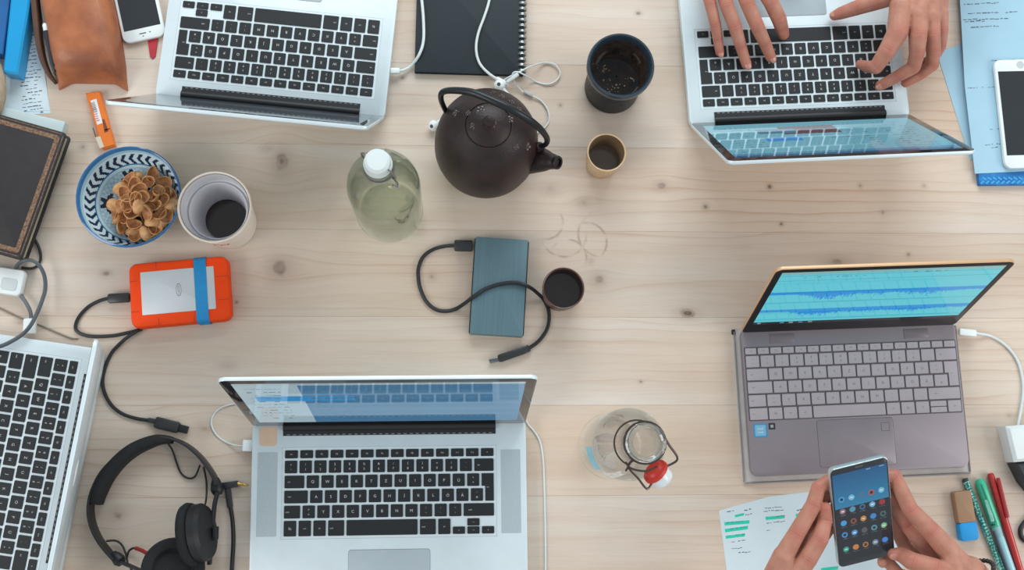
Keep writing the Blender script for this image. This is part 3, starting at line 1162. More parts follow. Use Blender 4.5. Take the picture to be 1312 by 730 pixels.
for (x0, y0), n_, s_ in (((-.016, .010), 12, .0042), ((.020, -.004), 12, .0034), ((.002, -.020), 14, .006), ((-.008, -.016), 12, .008)):
    for i in range(n_):
        q = ct + Vector((x0 + r2.gauss(0, s_), y0 + r2.gauss(0, s_ * (1.2 if x0 > 0 else .8)), .0502))
        if (q - ct).xy.length < rt * .68: b.lathe([(r2.uniform(.0006, .0013), 0), (.0004, .0006)], 6, c=q, cap0=False)
tag(b.build('bubbles', FOAM, tum), kind='stuff')

# --- cast-iron kettle
kc = P(623, 187, .058)
kb = Vector((kc.x, kc.y, 0))
sd = (P(714, 208, .09) - P(624, 184, .09))
sd.z = 0
sd.normalize()
IRON = mat('cast_iron', rgb(50, 33, 31), .46, 0, var=.25, scale=45, bump=.5, bscale=420, color2=rgb(36, 28, 28), spec=.35)
kettle = thing('kettle', 'dark brown cast iron teapot with an arched handle', 'teapot', kb)
rk = (P(689, 187, .058) - P(557, 187, .058)).length / 2
b = MB()
b.lathe([(rk * .60, 0), (rk * .68, .003), (rk * .70, .008), (rk * .86, .018), (rk * .96, .034), (rk * 1.0, .054), (rk * .995, .074), (rk * .965, .094), (rk * .90, .113), (rk * .80, .129), (rk * .65, .1425), (rk * .47, .1515), (rk * .445, .1530), (rk * .425, .1530), (rk * .415, .149)], 72, c=kb)
b.build('body', IRON, kettle)
b = MB()
b.lathe([(rk * .41, .149), (rk * .413, .1527), (rk * .39, .1542), (rk * .24, .1585), (rk * .10, .1605), (rk * .08, .162), (rk * .085, .165), (rk * .115, .168), (rk * .10, .171), (.0006, .1725)], 48, c=kb)
lid_k = b.build('lid', IRON, kettle)
s0, tip = kb + sd * (rk * .76) + Vector((0, 0, .060)), P(713, 208, .098)
b = MB()
b.tube([s0 - sd * .012, s0, s0.lerp(tip, .45) + Vector((0, 0, -.003)), s0.lerp(tip, .8), tip], [.031, .0275, .0180, .0112, .0088], 20, smooth=5)
b.build('spout', IRON, kettle)
d_t = (tip - s0).normalized()
b = MB()
Rt = basis(s0, tip)
b.lathe([(.0087, -.004), (.0095, .0), (.0088, .003), (.0060, .0032), (.0058, -.002)], 20, c=tip, R=Rt)
b.build('spout_lip', mat('iron_lip', rgb(30, 28, 30), .3, .3), kettle)
HND = mat('handle_iron', rgb(34, 38, 42), .35, .3, var=.2, bump=.1, bscale=700)
hp = [(577, 153, .098), (571, 142, .112), (565, 127, .140), (568, 117.5, .160), (586, 116, .176), (609, 119.6, .188), (638, 132, .193), (660, 142.5, .188), (680, 155, .172), (694, 167, .150), (701, 178, .126), (699, 185, .108), (692, 187, .098)]
b = MB()
b.tube([P(*q) for q in hp], [.0034, .0034, .0036, .0040, .0044, .0048, .005, .0048, .0046, .0042, .0038, .0034, .0034], 12, smooth=5)
b.build('handle', HND, kettle)
for u, v in ((577, 154), (691, 188)):
    q = P(u, v, .0945)
    b = MB()
    b.tube([q + Vector((0, 0, -.014)), q + Vector((0, 0, .0)), q + Vector((0, 0, .006))], [.0085, .007, .004], 12, smooth=3)
    b.build('lug', IRON, kettle)
# cast blossoms standing proud of the shoulder
BLOS = mat('worn_blossom_iron', rgb(92, 82, 82), .25, .5, var=.3, scale=300)
for u, v, s in ((616, 141, 1.3), (630, 158.5, 1.3), (653.5, 153.5, 1.1), (606.5, 161.5, 1.0), (675, 187, 1.2), (661, 188, .9), (584.5, 145, 1.0), (600, 145, .8), (655, 131, .9), (643, 124, .9), (665, 140, .8), (632, 119, .8)):
    # walk down the sight line to the body's surface
    d = (P(u, v, 0) - Vector((0, 0, HC))).normalized()
    q = None
    prof_k = [(rk * .96, .034), (rk * 1.0, .054), (rk * .995, .074), (rk * .965, .094), (rk * .90, .113), (rk * .80, .129), (rk * .65, .1425), (rk * .47, .1515), (rk * .39, .1542), (rk * .24, .1585), (0.0, .1605)]
    for st in np.linspace(1.25, 1.65, 1600):
        p_ = Vector((0, 0, HC)) + d * float(st)
        rr_ = (p_ - kb).xy.length
        rs = np.interp(p_.z, [a[1] for a in prof_k], [a[0] for a in prof_k])
        if .03 < p_.z < .1605 and rr_ <= rs:
            q = p_
            break
    if q is None: continue
    nrm = Vector((q.x - kb.x, q.y - kb.y, (q.z - .055) * 1.6)).normalized()
    R_ = nrm.to_track_quat('Z', 'Y').to_matrix()
    b = MB()
    b.ball(q, (.0016 * s, .0016 * s, .0012), 8, 6, R=R_)
    for i in range(5):
        a = 2 * PI * i / 5
        b.ball(q + R_ @ Vector((.0031 * s * math.cos(a), .0031 * s * math.sin(a), -.0002)), (.0019 * s, .0019 * s, .0010), 8, 6, R=R_)
    b.build('blossom', BLOS, kettle)


# --- swing-top bottles
def bottle(label, c0, rbody, hb, hs, hn, gmat, nk=1.0):
    t = thing('bottle', label, 'bottle', c0)
    b = MB()
    rn = rbody * nk
    b.lathe([(rbody * .45, .004), (rbody * .80, .0), (rbody * .95, .003), (rbody, .010), (rbody, hb * .6), (rbody, hb), (rbody * .97, hb + (hs - hb) * .18), (rbody * .87, hb + (hs - hb) * .42), (rbody * .5 + rn * .14, hb + (hs - hb) * .68), (rbody * .1 + rn * .30, hb + (hs - hb) * .88),
             (rn * .335, hs), (rn * .32, hn - .022), (rn * .325, hn - .019), (rn * .385, hn - .017), (rn * .385, hn - .012), (rn * .33, hn - .0095), (rn * .36, hn - .005), (rn * .355, hn - .001), (rn * .31, hn), (rn * .265, hn - .002), (rn * .255, hn - .03), (rn * .28, hs - .004)],
            56, c=c0, cap0=True, cap1=False)
    b.build('glass', gmat, t)
    return t


G1 = glass_mat('green_glass', (.955, .970, .945, 1), (.42, .47, .43, 1), 1.0)
G2 = glass_mat('clear_glass', (.985, .988, .988, 1), (.36, .39, .42, 1), 1.2)
b1, r1 = ring_of(491, 237, .150, 47.5)
b1 = Vector((b1.x, b1.y, 0))
bot1 = bottle('greenish glass swing-top bottle with a white stopper, left of the teapot', b1, r1, .145, .215, .250, G1)
b = MB()
b.lathe([(r1 * .10, .0065), (r1 * .94, .0045), (r1 * .955, .012), (r1 * .955, .118), (r1 * .90, .119), (.001, .119)], 48, c=b1, cap1=False)
b.build('water', glass_mat('green_water', (.945, .96, .91, 1), (.80, .85, .78, 1), .35), bot1)
CER = mat('white_ceramic', rgb(214, 222, 222), .25, var=.03, coat=.3)
b = MB()
b.lathe([(r1 * .25, .246), (r1 * .33, .2495), (r1 * .335, .258), (r1 * .32, .263), (r1 * .25, .2662), (.001, .267)], 36, c=b1)
b.build('stopper', CER, bot1)
b = MB()
b.lathe([(r1 * .27, .2465), (r1 * .37, .2485), (r1 * .37, .2508), (r1 * .27, .2515)], 32, c=b1)
b.build('gasket', mat('white_gasket', rgb(196, 204, 200), .5), bot1)
ax = Vector((math.cos(math.radians(-35)), math.sin(math.radians(-35)), 0))
ay = Vector((-ax.y, ax.x, 0))
b = MB()
for s in (-1, 1):
    lo = b1 + ax * s * (r1 * .385) + Vector((0, 0, .2345))
    b.tube([lo + ay * .004, lo + ax * s * .004 + Vector((0, 0, -.004)), lo + ax * s * .0065 + Vector((0, 0, .010)), b1 + ax * s * (r1 * .42) + Vector((0, 0, .256)), b1 + ax * s * (r1 * .30) + Vector((0, 0, .259))], .0011, 6)
b.tube([b1 + Vector((r1 * .392 * math.cos(i * PI / 12), r1 * .392 * math.sin(i * PI / 12), .2345)) for i in range(24)], .001, 6, smooth=0, closed=True)
lo = b1 + ax * (r1 * .42) + Vector((0, 0, .232))
b.tube([lo, lo + ax * .006 + Vector((0, 0, -.012)), lo + ax * .010 - ay * .004 + Vector((0, 0, -.016)), lo + ax * .004 - ay * .006 + Vector((0, 0, -.01))], .0013, 6)
b.build('wire_bail', STEEL, bot1)

b2, r2_ = ring_of(806, 569, .170, 47)
b2 = Vector((b2.x, b2.y, 0))
bot2 = bottle('clear glass swing-top bottle standing open with its red gasket hanging', b2, r2_, .165, .245, .300, G2, 1.32)
WIRE = mat('dark_wire', rgb(96, 84, 80), .35, .8, var=.2)
hz = .284
b = MB()
nr = r2_ * .395 * 1.32
b.tube([b2 + Vector((nr * math.cos(i * PI / 12), nr * math.sin(i * PI / 12), hz)) for i in range(24)], .0012, 6, smooth=0, closed=True)
A_, B_ = P(846, 551, hz), P(805, 598, hz)
cap_c = P(844, 608, .262)
for q, e, k2 in ((A_, P(868, 588, .266), P(852, 598, .262)), (B_, P(829, 626, .264), P(836, 617, .262))):
    a_in = b2 + Vector((q.x - b2.x, q.y - b2.y, 0)).normalized() * nr
    a_in.z = hz
    b.tube([a_in, q, q.lerp(e, .5), e, k2], .0014, 6)
b.tube([P(805, 598, hz), P(815, 602, hz + .004), P(830, 603, hz + .004), P(842, 597, hz + .002)], .0012, 6)
for du in (-3, 3):
    b.tube([P(805 + du, 592, hz + .005), P(805 - du, 603, hz - .003)], .0012, 6, smooth=0)
b.build('wire_bail', WIRE, bot2)
b = MB()
rc = r2_ * .60
b.tube([b2 + Vector((rc * math.cos(a_), rc * math.sin(a_), .231)) for a_ in np.linspace(math.radians(70), math.radians(250), 20)], .0010, 6, smooth=0)
b.build('wire_collar', WIRE, bot2)
cdir = (P(853, 617, .255) - P(832, 596, .268)).normalized()
Rc = cdir.to_track_quat('Z', 'Y').to_matrix()
b = MB()
b.lathe([(.006, -.0045), (.0128, -.003), (.0132, .006), (.0122, .009), (.0085, .0105), (.0005, .011)], 32, c=cap_c, R=Rc)
b.build('stopper', CER, bot2)
b = MB()
b.lathe([(.006, -.013), (.0095, -.012), (.0115, -.009), (.0150, -.0078), (.0155, -.0042), (.013, -.003)], 32, c=cap_c, R=Rc)
b.build('gasket', mat('red_rubber', rgb(190, 46, 34), .45, var=.1), bot2)
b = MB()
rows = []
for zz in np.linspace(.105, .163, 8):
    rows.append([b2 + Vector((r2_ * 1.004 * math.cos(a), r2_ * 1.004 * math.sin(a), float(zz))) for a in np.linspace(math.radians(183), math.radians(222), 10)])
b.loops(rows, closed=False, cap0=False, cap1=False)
b.build('sticker_or_painted_light', mat('cyan_refraction_paint', rgb(74, 196, 226), .3, var=.15), bot2)  # blue refraction in the glass, put on as a coloured patch


# ------------------------------------------------------------------ drives and their cables
def on_table(pts_px, z=0.0):
    return [P(u, v, z).xy.to_tuple() for u, v in pts_px]


def rect_from(tl, tr, br, bl, z):
    """centre, angle, width, depth of the rectangle whose corners are seen there at height z"""
    a, b_, c_, d_ = (P(u, v, z) for u, v in (tl, tr, br, bl))
    e = ((b_ - a) + (c_ - d_)) / 2
    w, d = e.length, (((a - d_) + (b_ - c_)) / 2).length
    ctr = (a + b_ + c_ + d_) / 4
    return Vector((ctr.x, ctr.y, 0)), math.atan2(e.y, e.x), w, d


# orange drive
ctr, an, w, d = rect_from((164.5, 338), (291, 327), (296.5, 409), (167, 421), .022)
drv = thing('portable_drive', 'orange rubber portable drive with a blue band around it', 'hard drive', ctr, an)
ORG = mat('orange_rubber', rgb(238, 70, 8), .6, spec=.25, var=.06, bump=.08, bscale=900)
b = MB()
b.slab(w, d, .0, .0225, .011, .005, .005, seg=6)
b.build('bumper', ORG, drv, local=True)
b = MB()
for x_, y_, ww, dd in ((-w * .22, d * .44, .0007, .010), (w * .22, d * .44, .0007, .010), (-w * .22, -d * .44, .0007, .010), (w * .13, -d * .44, .0007, .010), (w * .43, d * .18, .016, .0007), (w * .43, -d * .18, .016, .0007), (-w * .45, d * .22, .010, .0007), (-w * .45, -d * .25, .010, .0007)):
    b.box((x_, y_, .02255), (ww, dd, .0004))
b.build('groove', mat('dark_orange_groove', rgb(176, 52, 18), .6), drv, local=True, smooth=False)
b = MB()
pw, pd, px0 = w * .735, d * .665, -.0005
b.slab(pw, pd, .018, .0232, .0012, .0003, c=(px0 - .001, .0015))
plate = b.build('plate', mat('pale_aluminium_plate', rgb(198, 204, 207), .45, .3, var=.03), drv, local=True)
b = MB()
lx, ly = px0 + .0, .0025
for i in range(24):
    pass
n_ = 28
ring = lambda k_: [(lx + .0036 * k_ * math.cos(2 * PI * i / n_), ly + .0088 * k_ * math.sin(2 * PI * i / n_), .02330) for i in range(n_)]
b.loops([ring(1.0), ring(.86)], cap0=False, cap1=False)
add_text(b, 'LACIE', lx, ly, .0233, .0046, 0, PI / 2)
b.build('oval_logo', mat('grey_print', rgb(128, 132, 138), .5), plate, local=True, smooth=False)
b = MB()
bx = w * .215
b.loops([[(bx + sx * .0085 - y_ * .06, y_ * d / 2 * 1.0, z_) for sx, y_, z_ in ()] or [(bx - .0075, y_, z_) for y_, z_ in ((-d / 2 - .001, .001), (-d / 2 - .001, .019), (-d / 2 + .004, .0238), (d / 2 - .004, .0238), (d / 2 + .001, .019), (d / 2 + .001, .001))],
         [(bx + .0085, y_, z_) for y_, z_ in ((-d / 2 - .001, .001), (-d / 2 - .001, .019), (-d / 2 + .004, .0238), (d / 2 - .004, .0238), (d / 2 + .001, .019), (d / 2 + .001, .001))]], closed=False, cap0=False, cap1=False)
b.loops([[(bx + s_, y_, z_) for y_, z_ in ((-d / 2 - .0002, .001), (-d / 2 - .0002, .0185), (-d / 2 + .0045, .0230), (d / 2 - .0045, .0230), (d / 2 + .0002, .0185), (d / 2 + .0002, .001))] for s_ in (-.0075, .0085)], closed=False, cap0=False, cap1=False)
band = b.build('elastic_band', mat('blue_elastic', rgb(22, 138, 200), .6, var=.08, bump=.15, bscale=1200, stretch=(1, 8, 1)), drv, local=True, ang=50)


def plug_block(par, name, a, c, w_, h_, m, local=False, taper=1.0):
    """a bevelled plug body from a to c"""
    a, c = Vector(a), Vector(c)
    d_ = (c - a)
    ln = d_.length
    R_ = Matrix((d_.normalized(), Vector((-d_.y, d_.x, 0)).normalized(), d_.normalized().cross(Vector((-d_.y, d_.x, 0)).normalized()))).transposed()
    b = MB()
    q = min(w_, h_) * .22
    rings = []
    for x_, k_ in ((0, .82), (ln * .06, 1), (ln * .94, taper), (ln, .86 * taper)):
        rings.append([a + R_ @ Vector((x_, y_ * k_, z_ * k_)) for y_, z_ in rr(w_, h_, q, 2)])
    b.loops(rings)
    return b.build(name, m, par)


def usb_cable(label, root_px, pts, rad, plugs, m, cat='cable'):
    p0 = P(*root_px)
    t = thing('cable', label, cat, Vector((p0.x, p0.y, 0)))
    b = MB()
    b.tube([P(*q) if len(q) == 3 else P(q[0], q[1], rad) for q in pts], rad, 8, smooth=7)
    b.build('cord', m, t)
    for nm, a, c, w_, h_, mm in plugs:
        plug_block(t, nm, P(*a), P(*c), w_, h_, mm)
    return t


PLUGM = mat('plug_plastic', rgb(42, 43, 46), .4, var=.1)
TIP = mat('plug_metal', rgb(120, 122, 124), .3, .9, var=.1)
usb_cable('black cable looping from the orange drive to a loose plug', (137, 383, 0),
          [(140, 382, .006), (128, 385, .005), (113, 393), (101, 406), (96.5, 419), (101, 426), (112, 430), (126, 431), (145, 430), (160, 427), (173, 424, .0035), (181, 421.5, .0035), (176, 424, .007), (166, 430, .0065), (156, 438, .004), (143, 452), (135, 470), (131.5, 487), (134, 503), (143, 519), (157, 530), (175, 536), (192, 538.5), (203, 540, .004)], .0024,
          [('plug', (139, 382.5, .006), (166, 381, .008), .0125, .008, PLUGM), ('strain_relief', (190, 538, .0042), (202, 540, .0045), .0065, .006, PLUGM), ('plug', (199, 540.5, .005), (229, 548, .005), .0150, .0085, PLUGM), ('plug_tip', (228, 547.5, .005), (241, 551, .005), .0100, .0048, mat('dark_connector', rgb(40, 40, 44), .4, .4))], BLACKR)

# grey drive
ctr, an, w, d = rect_from((610, 303), (678.5, 308), (669.5, 431), (600, 427), .016)
gd = thing('portable_drive', 'grey metal portable drive with a black cable lying across it', 'hard drive', ctr, an)
GR = mat('grey_brushed_metal', rgb(100, 128, 138), .42, .35, var=.10, scale=8, stretch=(60, 1, 1), bump=.08, bscale=60)
b = MB()
b.slab(w - .0016, d, .0012, .0165, .0012, .0005, .0005)
b.build('case', GR, gd, local=True)
for s in (-1, 1):
    b = MB()
    b.slab(.0024, d - .004, .0005, .0160, .0008, .0003, c=(s * (w / 2 - .0006), 0))
    b.build('side_rail', BLACKP, gd, local=True)
usb_cable('black cable curling from the grey drive over its top to a plug', (560, 316, 0),
          [(586, 314.5, .008), (572, 315, .006), (556, 319, .0035), (543, 328), (536.5, 342), (536, 356), (539, 371), (547, 387), (558, 396), (570, 398.5), (583, 396), (596, 388, .0125), (607, 379.5, .0202), (622, 370, .0205), (642, 363.5, .0205), (662, 362, .0205), (676, 366.5, .0198), (687, 374, .011), (698, 386, .003), (703.5, 402), (701.5, 420), (692, 435), (680, 444.5), (670, 449, .004)], .0026,
          [('plug', (582, 314.5, .008), (605.5, 315, .0085), .0150, .0085, PLUGM), ('strain_relief', (678, 445.5, .004), (672, 448.5, .0045), .0095, .007, PLUGM), ('plug', (674, 447.5, .005), (639, 459.5, .005), .0105, .0078, PLUGM), ('plug_tip', (640, 459.2, .005), (627, 463, .005), .0058, .0040, TIP)], BLACKR)

# ------------------------------------------------------------------ headphones
HB = mat('headband_plastic', rgb(30, 30, 32), .5, var=.1)
hb_px = [(279, 621), (274.5, 610), (265, 595), (254, 582), (240, 570.5), (224, 563), (205, 560.5), (186, 564), (167, 573), (148, 588), (131, 607), (120, 630), (116, 652), (119, 672), (127, 690), (138, 705), (148, 716)]
hp0 = P(200, 640)
hd = thing('headphones', 'black headphones lying on the table beside the sideways laptop', 'headphones', Vector((hp0.x, hp0.y, 0)))
b = MB()
b.sweep([P(u, v, .016) for u, v in hb_px], [(x_, z_) for x_, z_ in rr(.0034, .026, .0012, 2)], smooth=5)
b.build('headband', HB, hd)
pad_px = [(221, 564), (205, 563), (188, 568), (170, 577), (152, 592), (137, 611), (127, 632), (124, 646)]
b = MB()
b.sweep([P(u, v, .017) for u, v in pad_px], rr(.0155, .031, .006, 4), smooth=5, scales=[.55, .85, 1, 1.05, 1.05, 1.05, 1.0, .8])
b.build('headband_pad', BLACKM, hd)
for a, c in (((276, 612), (279, 634)), ((144, 708), (157, 722))):
    b = MB()
    A1, C1 = P(*a, .015), P(*c, .015)
    b.tube([A1, A1.lerp(C1, .35), A1.lerp(C1, .7), C1], [.004, .0072, .0085, .005], 12, smooth=3)
    b.build('joint', BLACKP, hd)
b = MB()
b.sweep([P(279, 630, .02), P(275, 646, .02), P(273, 668, .022), P(271, 690, .022), P(268.5, 723, .022)], rr(.0042, .012, .001, 2), smooth=4)
b.build('yoke', HB, hd)
b = MB()
b.sweep([P(155, 720, .02), P(172, 727, .022), P(192, 736, .024)], rr(.004, .010, .001, 2), smooth=4)
b.build('yoke', HB, hd)


def ear_cup(c, axis, r, th, name='ear_cup'):
    R_ = Vector(axis).normalized().to_track_quat('Z', 'Y').to_matrix()
    b = MB()
    b.lathe([(r * .55, -th * .5), (r * .9, -th * .46), (r, -th * .3), (r, th * .02), (r * .96, th * .08)], 40, c=c, R=R_)
    e = b.build(name, BLACKP, hd)
    b = MB()
    b.lathe([(r * .94, th * .06), (r * 1.06, th * .12), (r * 1.10, th * .3), (r * 1.04, th * .46), (r * .9, th * .5), (r * .72, th * .44), (r * .62, th * .25), (.001, th * .22)], 40, c=c, R=R_)
    b.build('cushion', BLACKM, e)
    return e


ear_cup(P(253, 683, .0425), (-.96, -.16, -.15), .0365, .030)
ear_cup(P(222, 730, .037), (.20, .22, .95), .0355, .034)
b = MB()
q = P(276, 683, .032)
b.slab(.006, .017, q.z - .006, q.z + .006, .002, .001, c=(q.x, q.y))
b.build('pivot_knob', BLACKP, hd)
thin = [[(214.5, 567, .02), (221, 577, .006), (226, 592, .003), (232, 606, .003), (241, 612.5, .003), (250, 610, .004), (256, 596, .014)],
        [(261, 598, .014), (264.5, 618, .006), (264, 640, .014), (261, 652, .04)],
        [(136, 693, .01), (148, 692.5, .006), (156, 698, .005), (161, 709, .006), (164, 722, .008), (170, 732, .012)]]
for ln in thin:
    b = MB()
    b.tube([P(*q) for q in ln], .0013, 6)
    b.build('thin_wire', BLACKR, hd)
b = MB()
b.tube([P(162, 716, .006), P(165, 706, .006), P(171, 702, .008), P(176, 703, .012)], .0014, 6)
b.build('thin_wire', BLACKR, hd)
b = MB()
b.tube([P(174, 702.2, .011), P(182, 705, .016), P(190, 710, .022)], .0026, 8)
b.build('red_sleeve', mat('red_plastic', rgb(150, 40, 40), .4, var=.1), hd)
usb_cable('black headphone lead ending in an angled gold jack', (295, 660, 0),
          [(291.5, 626, .005), (293, 640, .004), (296, 654), (298, 668), (299, 690), (298, 712), (296.5, 734), (295, 760)], .0027,
          [('jack_body', (284, 622.5, .0055), (305, 619.5, .0055), .0085, .0085, PLUGM), ('strain_relief', (291, 622, .005), (295, 650, .004), .0075, .0065, PLUGM)], BLACKR)
jk = bpy.data.objects['jack_body'].parent
b = MB()
J0, J1 = P(304, 619.7, .0055), P(318.5, 621.5, .0055)
b.lathe([(.0030, 0), (.0030, .004), (.0017, .0042), (.0017, .0075), (.0014, .0078), (.0017, .0082), (.0017, .0125), (.0009, .0145), (.0004, .0155)], 12, c=J0, R=basis(J0, J1))
b.build('jack_tip', GOLD, jk)
b = MB()
for k_ in range(4):
    pass

# ------------------------------------------------------------------ white cables
def plain_cable(label, pts, rad, m, extra=None):
    p0 = P(pts[0][0], pts[0][1])
    t = thing('cable', label, 'cable', Vector((p0.x, p0.y, 0)))
    b = MB()
    b.tube([P(*q) if len(q) == 3 else P(q[0], q[1], rad) for q in pts], rad, 8, smooth=7)
    b.build('cord', m, t)
    return t


t = plain_cable('white charging cable plugged into the right edge of the upside-down laptop', [(508, 91, .009), (517, 90, .006), (527, 84, .006), (537, 70, .0115), (542.5, 52, .0115), (542.5, 25, .0115), (540, -4, .0115), (536, -40, .0115)], .0021, WHITEC)
plug_block(t, 'plug', P(500.5, 91, .0095), P(512, 91, .0095), .008, .006, WHITEP)
t = plain_cable('thin white cable at the left edge of the middle laptop', [(312, 571, .0095), (303, 570.5, .006), (291, 567), (279, 559), (272, 548), (271, 538), (276, 528), (286, 521), (300, 517)], .0011, WHITEC)
plug_block(t, 'plug', P(311, 570.5, .0095), P(323.5, 571, .0095), .015, .006, WHITEP)
plain_cable('thin white cable running down the right side of the middle laptop', [(672, 533), (677, 544), (684, 552), (692, 566), (696, 590), (697.5, 630), (698.5, 670), (699, 710), (699, 760)], .0012, WHITEC)
t = plain_cable('white cable plugged into the right edge of the taupe laptop', [(1243, 426, .0095), (1252, 427, .007), (1268, 430), (1283, 438), (1295, 449), (1304, 463), (1309, 480), (1311, 500), (1308, 525), (1304, 546, .006)], .0019, WHITEC)
plug_block(t, 'plug', P(1229, 425, .010), P(1250, 427, .0095), .0095, .007, WHITEP)
# grey magnetic power lead of the sideways laptop
t = usb_cable('thick grey power lead looping above the sideways laptop', (40, 400, 0),
              [(40, 411, .0105), (39, 400, .009), (34, 389, .008), (26, 377, .007), (20, 364, .006), (18, 352, .006), (22, 340, .008), (31, 334, .015), (42, 334, .016), (51, 341, .014), (57, 354, .012), (58, 370, .013), (53.5, 386, .016), (47, 402, .022), (39, 417, .026), (29, 428, .026), (15, 437, .024), (0, 443.5, .024), (-25, 448, .024)], .0026,
              [('plug', (39, 408, .0105), (38, 427, .0105), .0165, .006, WHITEP)], GREYC)
plain_cable('thin black lead coming out under the black book', [(38, 300, .004), (46, 309, .003), (51, 320, .0025), (52, 332, .0025), (47, 341, .0025), (39, 344, .0025), (28, 343, .0025)], .0018, BLACKR)
plain_cable('very thin olive cord on the table behind the sideways laptop', [(-20, 386), (0, 395), (28, 408), (50, 416), (70, 425), (90, 433), (100, 434)], .0010, mat('olive_cord', rgb(120, 112, 96), .6))
# charger under the book
ctr, an, w, d = rect_from((-30, 334), (35, 348), (18, 376), (-36, 372), .02)
t = thing('charger', 'bulky white power adapter poking out under the black book', 'charger', ctr, an)
b = MB()
b.slab(w, d, 0, .0135, .006, .004, .003)
b.build('body', WHITEP, t, local=True)
b = MB()
b.slab(w * .35, d * .45, .003, .0145, .004, .001, c=(w * .22, -d * .1))
b.build('plug_insert', mat('grey_white_plastic', rgb(196, 202, 204), .4), t, local=True)

# ------------------------------------------------------------------ earphones on the notebook
ctr, an, w, d = rect_from((537, -60), (675, -56), (668, 96.5), (529.5, 91.5), .008)
nb = thing('notebook', 'black spiral notebook under white earphone cords', 'notebook', ctr, an)
NBM = mat('black_card', rgb(26, 37, 44), .7, var=.1, bump=.05, bscale=1200)
b = MB()
b.slab(w, d, .0005, .0015, .0015)
b.build('back_cover', NBM, nb, local=True)
b = MB()
b.slab(w - .004, d - .004, .0016, .0072, .001, c=(-.0, 0))
b.build('pages', PAPER, nb, local=True)
b = MB()
b.slab(w, d, .0073, .0084, .0015, .0003)
cov = b.build('front_cover', NBM, nb, local=True)
coil_m = None
for i in range(20):
    yy = -d / 2 + .006 + i * .0083
    if yy > d / 2 - .004: break
    if coil_m is None:
        b = MB()
        for o_ in (-.0009, .0009):
            b.tube([(.0058 * math.cos(a) + .001, o_, .0058 * math.sin(a)) for a in np.linspace(-PI * .95, PI * .95, 14)], .0007, 5, smooth=0)
        co = b.build('coil', mat('coil_wire', rgb(176, 182, 184), .3, .8), local=True)
        coil_m = co.data
        bpy.data.objects.remove(co)
    k_ = link('coil', coil_m, nb)
    k_.location = (w / 2 - .0035, yy, .0058)
ep = thing('earphones', 'white wired earphones tangled between the notebook and the teapot', 'earphones', (P(650, 110).x, P(650, 110).y, 0))
b = MB()
b.tube([P(*q) for q in ((632, -30, .0112), (627, 0, .0112), (621, 20, .0112), (613, 42, .0112), (610, 62, .0112), (614, 80, .0112), (625, 93, .0122), (640, 103, .010), (650, 107, .006))], .0019, 8)
b.build('cord', WHITEC, ep)
b = MB()
b.tube([P(*q) for q in ((645, 103, .008), (655, 97, .013), (668, 91, .0160), (680, 85, .0150), (697, 80.5, .003), (711, 83, .003), (717.5, 94, .003), (712, 104, .003), (700, 108, .002), (685, 104, .002), (672, 96, .0150), (663, 92, .0160), (657, 94, .015), (658, 102, .011), (664, 112, .005), (672, 119, .003), (684, 124, .003), (694, 130, .002), (702, 142, .002), (703, 155, .002), (697, 164, .002), (685, 172, .002))], .0011, 8)
b.build('cord', WHITEC, ep)
plug_block(ep, 'splitter', P(636, 100.5, .0100), P(651, 108, .006), .0055, .005, WHITEP)
plug_block(ep, 'splitter', P(650, 105, .0095), P(664, 95, .0170), .0050, .0045, WHITEP)
plug_block(ep, 'inline_remote', P(671, 117, .003), P(682, 123, .003), .0045, .004, mat('earphone_remote', rgb(170, 172, 172), .4))


def earbud(c, aim, stem_to):
    R_ = Vector(aim).normalized().to_track_quat('Z', 'Y').to_matrix()
    b = MB()
    b.lathe([(.003, -.006), (.0062, -.0035), (.0078, .0), (.0072, .003), (.005, .0052), (.0025, .006)], 24, c=c, R=R_)
    e = b.build('earbud', WHITEP, ep)
    b = MB()
    b.lathe([(.0027, .0059), (.0024, .0066), (.0005, .0067)], 14, c=c, R=R_)
    b.build('speaker_mesh', mat('earbud_mesh', rgb(60, 64, 66), .6), e)
    b = MB()
    b.tube([Vector(c), Vector(c).lerp(stem_to, .3), stem_to], [.0035, .0027, .0022], 10, smooth=3)
    b.build('stem', WHITEP, e)


earbud(P(640, 109, .009), (-.2, -.1, .9), P(652, 122, .006))
earbud(P(556, 161, .008), (-.5, -.35, .7), P(580, 143, .005))

# ------------------------------------------------------------------ top left: pencil case, phone, folder, papers, book
c0 = P(105, 40)
pc = thing('pencil_case', 'tan leather pencil case with its zip open on a pen', 'pencil case', (c0.x, c0.y, 0))
LEA = mat('tan_leather', rgb(176, 106, 66), .5, var=.24, scale=22, bump=.35, bscale=500, color2=rgb(138, 76, 46), coat=.1)
LEA_D = mat('dark_leather', rgb(92, 60, 44), .55, var=.2, scale=30, bump=.3, bscale=500)
# sections across the case, from beyond the frame to the flat-pinched end: left edge, right edge (px), crown height
secs = [((46, -60), (132, -60), .046), ((50, -20), (141, -20), .048), ((56, 10), (147, 10), .048), ((62, 40), (153, 40), .046), ((66, 68), (157, 68), .044), ((69, 82), (159, 84), .041)]
rings = []
for (lu, lv), (ru, rv), hgt in secs:
    A1, B1 = P(lu, lv, .012), P(ru, rv, .012)
    A1.z = B1.z = 0
    ring = []
    for i in range(17):
        a = PI * i / 16
        k_ = -math.cos(a)
        xx = .5 + .5 * (abs(k_) ** .75 * (1 if k_ > 0 else -1))
        q = A1.lerp(B1, xx)
        ring.append(Vector((q.x, q.y, .0015 + hgt * (math.sin(a) ** .55))))
    rings.append(ring)
